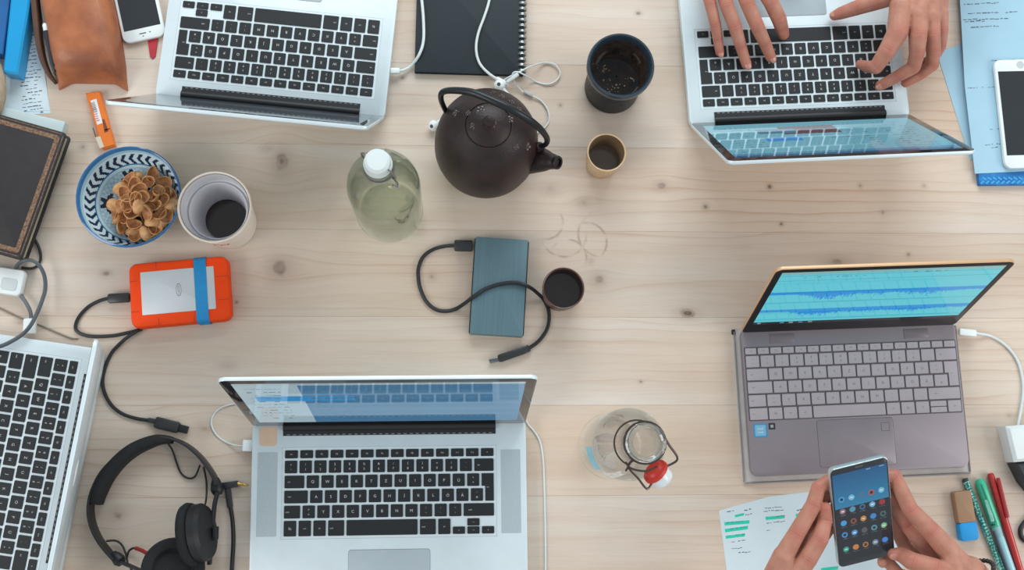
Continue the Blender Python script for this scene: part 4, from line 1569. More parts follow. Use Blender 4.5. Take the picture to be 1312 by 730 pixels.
# end: the crown dips and runs out in two corner lobes
for vv, hs in ((93, (.034, .030, .020)), (101, (.026, .014, .014)), (108, (.019, .006, .014)), (114, (.012, .002, .008))):
    t_ = (vv - 93) / 21
    A1, B1 = P(71 + t_ * 2.5, vv - .5 * t_, .008), P(160.5 + t_ * 2.0, vv + 1, .008)
    ring = []
    for i in range(17):
        x_ = i / 16
        xe = .5 + .5 * math.copysign(abs(2 * x_ - 1) ** .8, 2 * x_ - 1)
        q = A1.lerp(B1, xe)
        mid = 1 - abs(2 * x_ - 1)
        back = .010 * t_ * (min(mid * 2.2, 1) ** 1.2)
        hh = hs[0] * (1 - min(1, mid * 1.6)) + hs[1] * min(1, mid * 1.6)
        edge = min(1, 9 * min(x_, 1 - x_)) ** .5
        ring.append(Vector((q.x, q.y + back, .0015 + hh * edge)))
    rings.append(ring)
b = MB()
b.loops(rings, closed=False, cap0=False, cap1=False)
bot_ = [[Vector((q.x, q.y, .0008)) for q in r] for r in rings]
b.loops([r[::-1] for r in bot_], closed=False, cap0=False, cap1=False)
n9 = len(rings[0])
b.loops([rings[-1], bot_[-1]], closed=False, cap0=False, cap1=False)
b.loops([[r[0] for r in bot_], [r[0] for r in rings]], closed=False, cap0=False, cap1=False)
b.loops([[r[-1] for r in rings], [r[-1] for r in bot_]], closed=False, cap0=False, cap1=False)
b.build('leather_body', LEA, pc, ang=60)
b = MB()
b.sweep([P(u, v, z_) for u, v, z_ in ((38, -60, .02), (44, -10, .02), (47, 20, .02), (50, 50, .018), (55, 75, .014), (63, 95, .010), (71, 106, .005))], rr(.0085, .018, .003, 3), smooth=5, scales=[1, 1, 1, .95, .85, .7, .5])
b.build('open_flap', LEA_D, pc)
b = MB()
b.sweep([P(u, v, z_) for u, v, z_ in ((47, -60, .024), (53, -10, .025), (57, 20, .025), (61, 45, .023), (66, 72, .018), (71, 95, .012))], rr(.0035, .012, .001, 2), smooth=5)
b.build('zip_tape', mat('grey_zip', rgb(110, 112, 112), .5, .3, var=.3, scale=600, stretch=(1, 6, 1)), pc)
b = MB()
for i in range(26):
    q = P(60.5 + i * .58, -18 + i * 4.6, .036 - max(0, i - 12) * .0014)
    b.ball(q, (.0008, .0014, .0007), 6, 4)
tag(b.build('stitching', mat('pale_thread', rgb(196, 140, 96), .6), pc), kind='stuff')
pen = thing('pen', 'black pen with a white end inside the pencil case opening', 'pen', P(60, 50, .024))
A1, B1 = P(57, 30, .032), P(70, 92, .024)
R_ = basis(A1, B1)
L_ = (B1 - A1).length
b = MB()
b.lathe([(.002, 0), (.0034, .002), (.0034, .010), (.0032, .0105)], 14, c=A1, R=R_)
b.build('end_cap', WHITEP, pen)
b = MB()
b.lathe([(.0036, .0105), (.0036, L_ - .012), (.0015, L_)], 14, c=A1, R=R_)
b.build('barrel', mat('dark_barrel', rgb(40, 46, 56), .3), pen)


def phone(label, ctr, an, w, d, screen_pos, z0=0.0, home=True):
    t = thing('phone', label, 'phone', (ctr.x, ctr.y, z0), an)
    b = MB()
    b.slab(w, d, 0, .0072, .0105, .0022, .002, seg=7)
    b.build('body', WHITEP, t, local=True)
    b = MB()
    b.slab(w - .0085, d * .77, .0065, .00735, .0006, 0, c=(0, screen_pos))
    b.build('screen', DARKGLASS, t, local=True)
    return t


ctr, an, w, d = rect_from((136, -72), (190.5, -83), (207, 45.5), (153, 58), .007)
ph = phone('white smartphone tucked beside the tan pencil case', ctr, an, w, d, .0)
b = MB()
b.slab(.0095, .0016, .0070, .0074, .0007, c=(-.001, -d / 2 + .0095))
b.slab(.002, .002, .0070, .0074, .0009, c=(.009, -d / 2 + .0095))
b.slab(.0025, .0012, .0070, .0074, .0005, c=(-.001, -d / 2 + .0055))
b.build('earpiece', mat('earpiece_dark', rgb(90, 96, 98), .5), ph, local=True)
b = MB()
b.slab(w + .001, d + .001, .0022, .0048, .011, .0005, .0005, seg=7)
b.build('metal_band', mat('pink_metal', rgb(206, 178, 176), .35, .6), ph, local=True)
c0 = P(197, 60)
b = MB()
b.prism(on_table(((188, 40), (203, 42), (202, 56), (199.5, 73), (196, 76), (192.5, 73))), 0.0002, .0018, .0004)
o = b.build('tag', mat('red_fabric', rgb(184, 44, 58), .6, var=.15, bump=.2), origin=(c0.x, c0.y, 0))
tag(o, 'small red tag sticking out from under the white phone', 'tag')

BLUE_PAPER = mat('pale_blue_paper', rgb(160, 196, 214), .8, var=.05, scale=20)
# papers beneath
def sheet(label, poly_px, z, text=None, m=PAPER, name='paper', cat='paper', th=.0004):
    pts = on_table(poly_px, z)
    cx_ = sum(p[0] for p in pts) / len(pts)
    cy_ = sum(p[1] for p in pts) / len(pts)
    b = MB()
    b.prism(pts, z, z + th, 0)
    o = b.build(name, m, origin=(cx_, cy_, z), smooth=False)
    tag(o, label, cat)
    if text:
        b = MB()
        for (u0, v0), (u1, v1), hpx, dens, mi in text:
            A1, B1 = P(u0, v0, z + th), P(u1, v1, z + th)
            e = (B1 - A1).normalized()
            nn = Vector((-e.y, e.x, 0))
            L = (B1 - A1).length
            h_ = hpx / 950
            if mi:      # highlighter stroke
                b.loops([[A1 + nn * h_ / 2, A1 - nn * h_ / 2], [B1 + nn * h_ / 2 + e * .001, B1 - nn * h_ / 2]], closed=False, cap0=False, cap1=False, mi=1)
                for q in range(2):
                    b.v[-1 - q].z += 0
                continue
            x_ = 0
            while x_ < L:
                wv_ = random.uniform(.5, 1.8) * h_
                if random.random() < dens:
                    q = A1 + e * x_ + nn * random.uniform(-.15, .15) * h_
                    hh = h_ * random.uniform(.4, .8)
                    b.add([q, q + e * wv_, q + e * wv_ + nn * hh * .5, q + nn * hh * .5], [(0, 1, 2, 3)], 0)
                x_ += wv_ + random.uniform(.15, .6) * h_
        for mi_, nm_, mm_ in ((0, 'handwriting', mat('ink', rgb(84, 96, 112), .7)), (1, 'highlighter_stroke', mat('green_highlighter', rgb(30, 208, 176), .6, var=.1))):
            fs_ = [f_ for f_, q in zip(b.f, b.m) if q == mi_]
            if mi_ == 0:
                c_ = MB()
                c_.v, c_.f, c_.m = [q + Vector((0, 0, .00012)) for q in b.v], fs_, [0] * len(fs_)
                tag(c_.build(nm_, mm_, o, smooth=False), kind='stuff')
            else:
                for f_ in fs_:
                    c_ = MB()
                    c_.add([b.v[i_] + Vector((0, 0, .0001)) for i_ in f_], [tuple(range(len(f_)))])
                    c_.build(nm_, mm_, o, smooth=False)
    return o


txt = [((18 + i * .9, 30 + i * 9), (40 + i * 1.2, 27 + i * 9), 4, .75, 0) for i in range(1, 14)] + [((20 + i * .9, 34.5 + i * 9), (38 + i * 1.2, 31.5 + i * 9), 3, .8, 0) for i in range(1, 13)]
sheet('printed sheet of paper under the blue binder and the pencil case', ((-60, -40), (44, -40), (47, 12), (63.5, 141), (-30, 147)), .0004, txt)
sheet('blank sheet of paper below the printed one by the blue binder', ((-60, -40), (42, -40), (49, 40), (65, 145), (-30, 152)), 0.0)
c0 = P(15, 40)
bd_ = thing('binder', 'bright blue ring binder lying in the corner beyond the pencil case', 'binder', (c0.x, c0.y, 0))
BLU = mat('blue_plastic', rgb(10, 150, 208), .35, var=.08, scale=12, coat=.15)
BLU_D = mat('darker_blue_plastic', rgb(28, 96, 158), .45, var=.15)
b = MB()
b.prism([P(u, v, .026).xy.to_tuple() for u, v in ((19, -50), (42, -50), (39, 0), (23, 95.5), (4, 92.5))], .0012, .028, .0025)
b.build('spine', BLU, bd_, smooth=True)
b = MB()
b.prism([P(u, v, .02).xy.to_tuple() for u, v in ((-60, -50), (19.5, -50), (4.5, 70), (-60, 64))], .0012, .022, .001)
b.build('cover', BLU_D, bd_)
b = MB()
b.prism([P(u, v, .012).xy.to_tuple() for u, v in ((40, -50), (47, -50), (45, 0), (27.5, 94), (23, 95.5))], .0012, .014, .002)
b.build('cover', BLU_D, bd_)
c0 = P(0, 110)
b = MB()
b.tube([P(u, v, z_) for u, v, z_ in ((-26, 70, .020), (-8, 90, .022), (-6, 112, .024), (-6, 128, .024), (-12, 142, .022), (-40, 150, .02))], [.012, .0125, .0135, .0125, .011, .010], 14)
for q in b.v: q.z = max(q.z, .0118)
o = b.build('wrist_rest', mat('beige_cloth', rgb(172, 152, 130), .9, var=.25, scale=120, bump=.5, bscale=400), origin=(c0.x, c0.y, 0))
tag(o, 'rolled beige cloth at the photo edge between binder and black book', 'cloth')
o.name = 'rolled_cloth'

# black book with gilt border, paper slipped in it
A1, B1, C1 = P(89.5, 174, .022), P(-6, 147, .022), P(33.5, 335, .022)
e = (A1 - B1).normalized()
f = Vector((-e.y, e.x, 0))
an = math.atan2(e.y, e.x)
W_b, D_b = .150, abs((C1 - A1).dot(f))
ctr = A1 - e * W_b / 2 - f * D_b / 2
bk = thing('book', 'thick black leather book with a gilt border', 'book', (ctr.x, ctr.y, 0), an)
BKL = mat('black_leather', rgb(38, 32, 34), .6, var=.2, scale=60, bump=.2, bscale=500)
GILT = mat('worn_gilt', rgb(150, 118, 92), .5, .3, var=.45, scale=420, color2=rgb(96, 72, 60))
zb = .014
b = MB()
b.slab(W_b - .006, D_b - .008, zb + .0022, zb + .0175, .002, c=(-.001, 0))
b.build('pages', mat('aged_pages', rgb(190, 176, 150), .8, var=.2, stretch=(1, 1, 60), scale=20), bk, local=True)
b = MB()
b.slab(W_b, D_b, zb, zb + .0022, .005, .0006, .0006)
b.build('back_cover', BKL, bk, local=True)
b = MB()
b.slab(W_b, D_b, zb + .0175, zb + .0208, .005, .0012, .0006)
cv = b.build('front_cover', BKL, bk, local=True)
b = MB()
for k0, k1, rad in ((.0065, .0125, .004), (.0025, .0035, .005)):
    o_r = [(x, y, zb + .0210) for x, y in rr(W_b - 2 * k0, D_b - 2 * k0, rad, 4)]
    i_r = [(x, y, zb + .0210) for x, y in rr(W_b - 2 * k1, D_b - 2 * k1, .0015, 4)]
    b.loops([o_r, i_r], cap0=False, cap1=False)
b.build('gilt_border', GILT, cv, local=True, smooth=False)
ZB = zb
# the papers the book lies on, level with the charger
pts = [P(u, v, .013) for u, v in ((-20, 131), (5, 137.5), (83.5, 156), (78.5, 172), (60, 230), (-20, 230))]
b = MB()
b.prism([p.xy.to_tuple() for p in pts], 0, .0135, .0005)
c0 = P(30, 170)
o = b.build('paper_stack', mat('white_paper_block', rgb(206, 222, 224), .7, var=.06, scale=30), origin=(c0.x, c0.y, 0))
tag(o, 'white block of paper sticking out beyond the top edge of the black book', 'paper')
# orange pack
t = thing('gum_pack', 'orange packet with a white barcode label next to the bowl', 'packet', (P(128, 155).x, P(128, 155).y, 0))
ORP = mat('orange_wrapper', rgb(224, 116, 34), .35, var=.08, scale=60, coat=.3)
pk = on_table(((109.5, 119.5), (128, 116.5), (147.5, 186), (131, 191)), .008)
b = MB()
b.prism(pk, .0003, .009, .0015)
bodyk = b.build('wrapper', ORP, t, ang=25)
pk = on_table(((116, 129), (123.5, 126.5), (131.5, 157.5), (124.5, 160)), .009)
b = MB()
b.prism(pk, .0088, .0092)
lb = b.build('barcode_label', mat('label_white', rgb(216, 214, 214), .5), t, smooth=False)
b = MB()
A1, B1 = P(119, 131, .0092), P(127, 157, .0092)
e = (B1 - A1).normalized()
n0 = Vector((-e.y, e.x, 0))
x_ = 0.0
while x_ < .014:
    w2 = random.choice((.0005, .0008, .0012))
    q = A1 + e * x_ + Vector((0, 0, .0001))
    b.add([q - n0 * .0032, q + e * w2 - n0 * .0032, q + e * w2 + n0 * .0022, q + n0 * .0022], [(0, 1, 2, 3)], 0)
    x_ += w2 + random.choice((.0006, .0009))
for i in range(4):
    q = A1 + e * (.0165 + i * .0032) + Vector((0, 0, .0001))
    b.add([q - n0 * .0028, q + e * .0016 - n0 * .0028, q + e * .0016 + n0 * random.uniform(.0, .002), q + n0 * random.uniform(0, .002)], [(0, 1, 2, 3)], 1)
b.build('barcode', [mat('barcode_black', rgb(60, 50, 60), .5), mat('barcode_red', rgb(196, 110, 130), .5)], lb, smooth=False)
b = MB()
b.prism(on_table(((122, 176), (128.5, 174.5), (133.5, 188), (128, 190)), .009), .0089, .0094)
b.build('tear_tab', mat('foil_tab', rgb(210, 196, 180), .4, .2), t, smooth=False)
b = MB()
for (u0, v0), (u1, v1), (u2, v2), (u3, v3) in (((131, 153), (133.5, 152.5), (139, 168), (134, 170)), ((118.5, 164), (119.8, 163.5), (124.5, 178), (123, 178.5)), ((134, 166), (140.5, 164), (140.8, 165.5), (134.5, 167.5))):
    b.prism(on_table(((u0, v0), (u1, v1), (u2, v2), (u3, v3)), .009), .0089, .00925)
b.build('dark_print', mat('dark_print', rgb(110, 58, 30), .5), t, smooth=False)

# ------------------------------------------------------------------ top right: papers, blue book, phone
ctr, an, w, d = rect_from((1236, -60), (1400, -60), (1412, 235), (1248, 236.5), .008)
t = thing('folder', 'blue patterned folder beneath the papers and white phone', 'folder', ctr, an)
BLP = mat('blue_woven_card', rgb(36, 134, 200), .55, var=.35, scale=60, stretch=(1, 2.2, 1), bump=.4, bscale=300, color2=rgb(24, 104, 172))
b = MB()
b.slab(w, d, 0, .0075, .002, .001)
b.build('cover', BLP, t, local=True)
b = MB()
for i in range(22):
    for j in range(2):
        b.box((-w / 2 + .004 + i * .0075 + j * .0035, -d / 2 + .0035 + j * .0055, .0077), (.0062, .0024, .0006), R=Matrix.Rotation(.6 - 1.2 * j, 3, 'Z'))
tag(b.build('woven_trim', mat('woven_light_blue', rgb(60, 156, 214), .6), t, local=True), kind='stuff')
txt = []
for i, (v, a, b_) in enumerate(((6, 1235, 1278), (18, 1240, 1300), (26, 1234, 1290), (29, 1236, 1262), (36, 1244, 1278))):
    txt.append(((a, v), (b_, v - 2), 4, .9, 0))
for v, a, b_ in ((78, 1270, 1300), (90, 1272, 1280), (166, 1268, 1279), (186, 1262, 1280), (190, 1270, 1280), (113, 1240, 1275)):
    txt.append(((a, v), (b_, v - 1), 3, .6, 0))
sheet('handwritten sheet of paper under the white phone on the right', ((1226, -60), (1380, -60), (1392, 208), (1320, 219), (1249, 222.5), (1236, 110), (1231, 20)), .0078, txt, m=BLUE_PAPER)
sheet('slanted blank sheet sticking out left of the handwritten sheet', ((1200, 67), (1260, 47), (1300, 180), (1243, 205)), .0002, m=BLUE_PAPER)
ctr, an, w, d = rect_from((1278, 76), (1343, 75), (1352, 214), (1283.5, 216), .016)
ph2 = phone('white smartphone lying on the handwritten papers', ctr, an, w, d, .0005, z0=.0085)
b = MB()
b.lathe([(.0052, .0069), (.0055, .0075), (.0046, .0074)], 20, c=(0, d / 2 - .0085, 0), cap0=False)
b.build('home_button', mat('home_ring', rgb(186, 194, 196), .4), ph2, local=True)

# ------------------------------------------------------------------ bottom right: paper, eraser, pens, adapter
txt = []
hl = lambda u0, v0, u1, v1, h_: txt.append(((u0, v0), (u1, v1), h_, 1, 1))
f8 = lambda x, y: (900 + x / 3.184, 560 + y / 3.184)
for x0, y0, x1, y1, h_ in ((90, 353, 190, 345, 4.2), (92, 381, 184, 368, 4.2), (95, 408, 172, 398, 3.6), (132, 322, 168, 314, 3), (258, 331, 334, 324, 4), (380, 318, 420, 312, 3), (484, 540, 552, 532, 4)):
    txt.append((f8(x0, y0), f8(x1, y1), h_, 1, 1))
for x0, y0, x1, y1, h_ in ((100, 305, 130, 301, 3), (170, 299, 200, 296, 4), (92, 325, 115, 322, 3), (175, 318, 200, 314, 3), (255, 290, 310, 286, 3), (250, 303, 330, 298, 3), (262, 352, 336, 344, 2.5), (262, 382, 290, 378, 2.5), (385, 300, 420, 292, 3), (100, 430, 130, 427, 3), (145, 425, 170, 422, 3), (105, 458, 160, 452, 2.5), (148, 474, 190, 468, 3), (100, 350, 185, 343, 2), (100, 378, 180, 367, 2), (100, 404, 168, 397, 2), (262, 328, 330, 322, 2)):
    txt.append((f8(x0, y0), f8(x1, y1), h_, .7, 0))
sheet('white sheet with green highlighted notes under the hands holding the phone', ((921, 654), (985, 636), (1060, 627), (1130, 616), (1165, 760), (936, 770)), 0.0, txt, th=.0005)
ctr, an, w, d = rect_from((1223, 630), (1244.5, 627.5), (1254, 691), (1230.5, 694), .011)
t = thing('eraser', 'two-tone brown and blue eraser beside the pens', 'eraser', ctr, an)
b = MB()
b.slab(w, d * .64, 0, .0125, .003, .002, .001, c=(0, d * .18))
b.build('brown_end', mat('brown_rubber', rgb(166, 130, 100), .7, var=.08, bump=.1), t, local=True)
b = MB()
b.slab(w + .0008, d * .37, 0, .0128, .005, .002, .001, c=(0, -d * .315), seg=6)
b.build('blue_end', mat('blue_rubber', rgb(22, 152, 220), .6, var=.06), t, local=True)


def stick(t, name, a, c, prof, m, seg=14):
    a, c = Vector(a), Vector(c)
    R_ = basis(a, c)
    b = MB()
    b.lathe(prof, seg, c=a, R=R_)
    return b.build(name, m, t)


# patterned pencil
a, c = P(1236, 613, .004), P(1296, 760, .004)
t = thing('pencil', 'teal pencil with a chequered pattern nearest the eraser', 'pencil', (a.x, a.y, 0))
L = (c - a).length
stick(t, 'end', a, c, [(.0036, 0), (.0040, .0008), (.0040, .004)], mat('dark_pencil_end', rgb(50, 58, 62), .5))
m = bpy.data.materials.new('teal_checks')
m.use_nodes = True
k = NT(m)
q_ = k.node('ShaderNodeTexChecker')
k.put(q_.inputs['Vector'], k.mapping(k.node('ShaderNodeTexCoord').outputs['Object'], rot=(0, 0, .55)))
q_.inputs['Scale'].default_value = 330
q_.inputs['Color1'].default_value = rgb(28, 128, 118)
q_.inputs['Color2'].default_value = rgb(150, 212, 200)
k.put(k.n['Principled BSDF'].inputs['Base Color'], k.mix(k.rng(k.noise(k.node('ShaderNodeTexCoord').outputs['Object'], 400, 2), .52, .58), q_.outputs[0], rgb(20, 104, 100)))
k.n['Principled BSDF'].inputs['Roughness'].default_value = .35
stick(t, 'barrel', a, c, [(.0040, .004), (.0042, .0045), (.0042, L - .004), (.0038, L)], m, 10)
# green pen
a, c = P(1254, 613, .007), P(1306, 760, .007)
L = (c - a).length
t = thing('pen', 'green capped rollerball pen between the chequered pencil and red pen', 'pen', (a.x, a.y, 0))
GRN = mat('green_plastic', rgb(58, 190, 150), .25, var=.1, coat=.4)
stick(t, 'cap', a, c, [(.0025, 0), (.0052, .002), (.0066, .007), (.0068, .020), (.0068, .0655), (.0064, .066)], GRN, 18)
stick(t, 'grip', a, c, [(.0062, .066), (.0060, .071), (.0062, .0715), (.0056, .076), (.0058, .0765), (.0054, .080)], mat('pale_grip', rgb(150, 190, 196), .4, var=.1), 18)
stick(t, 'barrel', a, c, [(.0055, .080), (.0060, .083), (.0060, L - .002), (.005, L)], mat('pale_barrel', rgb(156, 204, 214), .25, var=.06, coat=.3), 18)
s_ = P(1263, 640, .0145), P(1272, 668, .0145)
plug_block(t, 'window', *s_, .005, .0012, mat('green_window', rgb(130, 190, 176), .2, var=.3, scale=300))
plug_block(t, 'clip', P(1258, 620, .0145), P(1276.5, 669, .0148), .0022, .0014, mat('green_clip', rgb(40, 164, 124), .3))
plug_block(t, 'refill', P(1273.5, 680, .0125), P(1293, 735, .0125), .0032, .0016, mat('dark_refill', rgb(56, 66, 86), .3))
plug_block(t, 'collar', P(1270.5, 672.5, .011), P(1277, 671, .011), .0022, .0048, mat('dark_collar', rgb(30, 60, 70), .3))
# red pen
a, c = P(1268.5, 606, .006), P(1316, 760, .005)
L = (c - a).length
t = thing('pen', 'red ballpoint pen with a clip, furthest right of the pens', 'pen', (a.x, a.y, 0))
RED = mat('red_plastic_gloss', rgb(186, 36, 36), .25, var=.08, coat=.4)
stick(t, 'barrel', a, c, [(.0028, 0), (.0042, .0015), (.0046, .006), (.0050, .03), (.0052, .062), (.0050, L - .003), (.004, L)], RED, 16)
plug_block(t, 'clip', P(1278.5, 612, .012), P(1291, 663, .0125), .0056, .0022, mat('dark_red_plastic', rgb(150, 26, 30), .3))
# power adapter at the right edge
t = thing('power_adapter', 'white power adapter block at the right end of the white cable', 'charger', (P(1320, 570).x, P(1320, 570).y, 0))
b = MB()
b.prism([P(u, v, .026).xy.to_tuple() for u, v in ((1289, 546), (1345, 541), (1352, 588), (1300, 592))], .0, .0275, .004)
b.build('block', WHITEP, t)
b = MB()
b.prism([P(u, v, .02).xy.to_tuple() for u, v in ((1299.5, 593.5), (1350, 589.5), (1356, 628), (1322, 630), (1311, 617))], .0, .024, .003)
b.build('plug', mat('dark_plug', rgb(44, 50, 56), .45, var=.1), t)

b = MB()
b.tube([P(*q) for q in ((1312, 618, .008), (1326, 634, .006), (1328, 655, .004), (1314, 668, .003), (1307.5, 679, .003), (1313, 692, .003), (1340, 704, .003))], .0032, 10)
b.build('power_lead', BLACKR, t)

# ------------------------------------------------------------------ people: hands grown as one skin each
def skin_material():
    m = bpy.data.materials.new('skin')
    m.use_nodes = True
    k = NT(m)
    b = k.n['Principled BSDF']
    tc = k.node('ShaderNodeTexCoord').outputs['Object']
    a = k.node('ShaderNodeAttribute', attribute_name='Col').outputs['Color']
    sp = k.node('ShaderNodeSeparateColor')
    k.put(sp.inputs[0], a)
    f = k.noise(tc, 55, 4)
    c = k.mix(k.rng(f, .35, .68), rgb(186, 132, 112), rgb(170, 113, 94))
    c = k.mix(k.math('MULTIPLY', sp.outputs[0], .75), c, rgb(180, 104, 88))        # redder knuckles and tips
    c = k.mix(k.math('MULTIPLY', sp.outputs[1], .38), c, rgb(128, 74, 62))       # skin folds over the joints
    k.put(b.inputs['Base Color'], c)
    b.inputs['Roughness'].default_value = .5
    b.inputs['Specular IOR Level'].default_value = .4
    b.inputs['Subsurface Weight'].default_value = .12
    b.inputs['Subsurface Radius'].default_value = (.008, .003, .0015)
    b.inputs['Subsurface Scale'].default_value = .5
    v = k.node('ShaderNodeTexVoronoi', feature='DISTANCE_TO_EDGE')
    k.put(v.inputs['Vector'], tc)
    v.inputs['Scale'].default_value = 650
    h = k.math('ADD', k.math('MULTIPLY', k.math('MINIMUM', v.outputs['Distance'], .1), 3.0), k.noise(tc, 240, 3))
    h = k.math('SUBTRACT', h, k.math('MULTIPLY', sp.outputs[1], 2.2))
    bp = k.node('ShaderNodeBump')
    bp.inputs['Strength'].default_value = .26
    bp.inputs['Distance'].default_value = .0008
    k.put(bp.inputs['Height'], h)
    k.put(b.inputs['Normal'], bp.outputs[0])
    MATS['skin'] = m
    return m


SKIN = skin_material()
NAIL = mat('fingernail', rgb(194, 138, 120), .3, var=.08, coat=.2)


def limb(b, pts, rads, squash=None):
    """overlapping tapered capsules along a chain"""
    for i in range(len(pts) - 1):
        a, c = Vector(pts[i]), Vector(pts[i + 1])
        n = max(2, int((c - a).length / (min(rads[i], rads[i + 1]) * .35)) + 1)
        for j in range(n + 1):
            t = j / n
            b.ball(a.lerp(c, t), rads[i] * (1 - t) + rads[i + 1] * t, 12, 8)


def hand(par, name, chains, webs, reds, nails, label, voxel=.0009, smooth=12):
    """chains: (points, radii) grown together into one skin; webs: ellipsoids; reds: knuckle spots"""
    b = MB()
    for pts, rads in chains: limb(b, pts, rads)
    for c, r, R_ in webs: b.ball(c, r, 20, 14, R=R_)
    src = b.build('hand_source', SKIN, par)
    md = src.modifiers.new('grow', 'REMESH')
    md.mode = 'VOXEL'
    md.voxel_size = voxel
    sm_ = src.modifiers.new('relax', 'SMOOTH')
    sm_.factor = .5
    sm_.iterations = smooth
    bpy.context.view_layer.update()
    me = bpy.data.meshes.new_from_object(src.evaluated_get(bpy.context.evaluated_depsgraph_get()))
    bpy.data.objects.remove(src)
    n = len(me.vertices)
    co = np.zeros(n * 3)
    me.vertices.foreach_get('co', co)
    co = co.reshape(-1, 3)
    W = WM[par.name]
    col = np.zeros((n, 4))
    col[:, 3] = 1
    nrm = np.zeros(n * 3)
    me.vertices.foreach_get('normal', nrm)
    nrm = nrm.reshape(-1, 3)
    for c, r, dir_, crease in reds:
        c0_ = np.array(W.inverted() @ Vector(c))
        if crease:
            t_ = (co - c0_) @ np.array(dir_)
            e_ = np.exp(-(np.linalg.norm(co - c0_, axis=1) / (r * .95)) ** 2) * np.exp(-(t_ / .0042) ** 2) * (.5 + .5 * np.cos(t_ * 2 * PI / .0034))
            col[:, 1] = np.maximum(col[:, 1], e_)
        c = np.array(W.inverted() @ Vector(c))
        d = np.linalg.norm(co - c, axis=1) / r
        col[:, 0] = np.maximum(col[:, 0], np.exp(-d * d))
    at = me.color_attributes.new('Col', 'FLOAT_COLOR', 'POINT')
    at.data.foreach_set('color', col.astype(np.float32).ravel())
    if 'skin' not in [m_.name for m_ in me.materials if m_]:
        me.materials.clear()
        me.materials.append(SKIN)
    me.polygons.foreach_set('use_smooth', [True] * len(me.polygons))
    o = link(name, me, par)
    if label: o['label'] = label
    for c, along, up, s in nails:
        along, up = Vector(along).normalized(), Vector(up)
        up = (up - along * up.dot(along)).normalized()
        R_ = Matrix((along, up.cross(along), up)).transposed()
        b = MB()
        b.ball(c, (.0062 * s, .0048 * s, .0019 * s), 16, 8, R=R_)
        b.build('fingernail', NAIL, o)
    return o


def chain_px(lst, k=1.2):
    return [P(u, v, z) for u, v, z, r in lst], [r * k for u, v, z, r in lst]


def knuckles(ch, r=.008):
    P_ = ch[0]
    return [(P_[i] + Vector((0, 0, ch[1][i] * .6)), r, (P_[min(i + 1, len(P_) - 1)] - P_[i - 1]).normalized(), i < len(P_) - 1) for i in range(1, len(P_))]


# ---- person typing at the top right
pr = thing('person', 'person in dark sleeves typing on the silver laptop, only both hands in view', 'person', (P(1060, -120).x, P(1060, -120).y, 0))
pinky = chain_px([(903, -22, .060, .0085), (910, 4, .058, .0072), (917, 32, .047, .0068), (919.8, 52, .035, .0060), (922.3, 67, .0275, .0054)])
ring_ = chain_px([(922, -30, .066, .0095), (931, 7, .064, .0082), (942, 35, .053, .0080), (950, 62, .037, .0068), (956.3, 82, .0285, .0062)])
midd = chain_px([(944, -32, .068, .0095), (957, 4, .066, .0085), (970, 33, .055, .0084), (981, 57, .038, .0072), (987.5, 73, .0285, .0064)])
indx = chain_px([(968, -30, .066, .0098), (988, 3, .062, .0090), (998, 24, .049, .0090), (1002, 37, .036, .0078), (1004, 44, .0300, .0068)])
thmb = chain_px([(945, -105, .050, .014), (975, -72, .040, .0125), (1003, -48, .038, .0105), (1018, -30, .034, .0085)])
wrist_r = P(922, -130, .058)
arm_r = ([wrist_r, P(916, -200, .060), P(908, -330, .075)], [.023, .026, .034])
palm = [([P(903, -22, .060), wrist_r + Vector((-.010, 0, 0))], [.0095, .018]), ([P(922, -30, .066), wrist_r + Vector((-.003, 0, .002))], [.0105, .019]),
        ([P(944, -32, .068), wrist_r + Vector((.004, 0, .002))], [.0105, .019]), ([P(968, -30, .066), wrist_r + Vector((.010, 0, 0))], [.0108, .018]), ([P(945, -105, .050), wrist_r], [.016, .02])]
reds = [q for c in (pinky, ring_, midd, indx) for q in knuckles(c, .0085)]
up = Vector((0, -.15, 1))


def nail_of(ch, s, k=.35, lift=.72, upv=up):
    a, c = ch[0][-2], ch[0][-1]
    d_ = (c - a).normalized()
    u_ = (upv - d_ * upv.dot(d_)).normalized()
    return (c + d_ * ch[1][-1] * k + u_ * ch[1][-1] * lift, d_, u_, s)


hand(pr, 'hand', [pinky, ring_, midd, indx, thmb, arm_r] + palm, [], reds,
     [nail_of(pinky, .85), nail_of(ring_, 1.0), nail_of(midd, 1.0)], 'hand with four fingers spread on the keys')

f5 = lambda x, y: (1050 + x / 5.616, y / 5.616)
tm = chain_px([(1168, -22, .070, .017), (1146, -8, .066, .0135), (1122, 2.5, .056, .0100), (1096, 10.5, .044, .0090), (1077, 17, .033, .0076), (1069, 20, .0285, .0058)])
ix = chain_px([(1154, 8, .086, .0130), (1150, 42, .088, .0122), (1136, 66, .080, .0102), (1122.5, 86, .066, .0082), (1112, 85.5, .047, .0070), (1102, 82.5, .0290, .0056)])
md_ = chain_px([(1176, 20, .086, .0125), (1176, 46, .086, .0105), (1175, 68, .074, .0090), (1170.5, 86, .058, .0082), (1148, 99, .043, .0072), (1128, 109.5, .0295, .0062)])
rg = chain_px([(1191, 22, .078, .0120), (1194, 46, .076, .0098), (1196, 66, .064, .0084), (1194.5, 83, .049, .0078), (1178, 96, .035, .0068), (1160.5, 106, .0280, .0058)])
pk_ = chain_px([(1203, 18, .066, .0110), (1206, 40, .062, .0082), (1204, 60, .048, .0074), (1196, 74, .036, .0066), (1180, 84, .027, .0058)])
wrist_l = P(1196, -50, .072)
arm_l = ([P(1190, -18, .074), wrist_l, P(1212, -130, .075), P(1232, -280, .085)], [.024, .0255, .028, .036])
BACK = [ix[0][0].lerp(md_[0][0], .5), md_[0][0].lerp(rg[0][0], .5), rg[0][0].lerp(pk_[0][0], .5)]
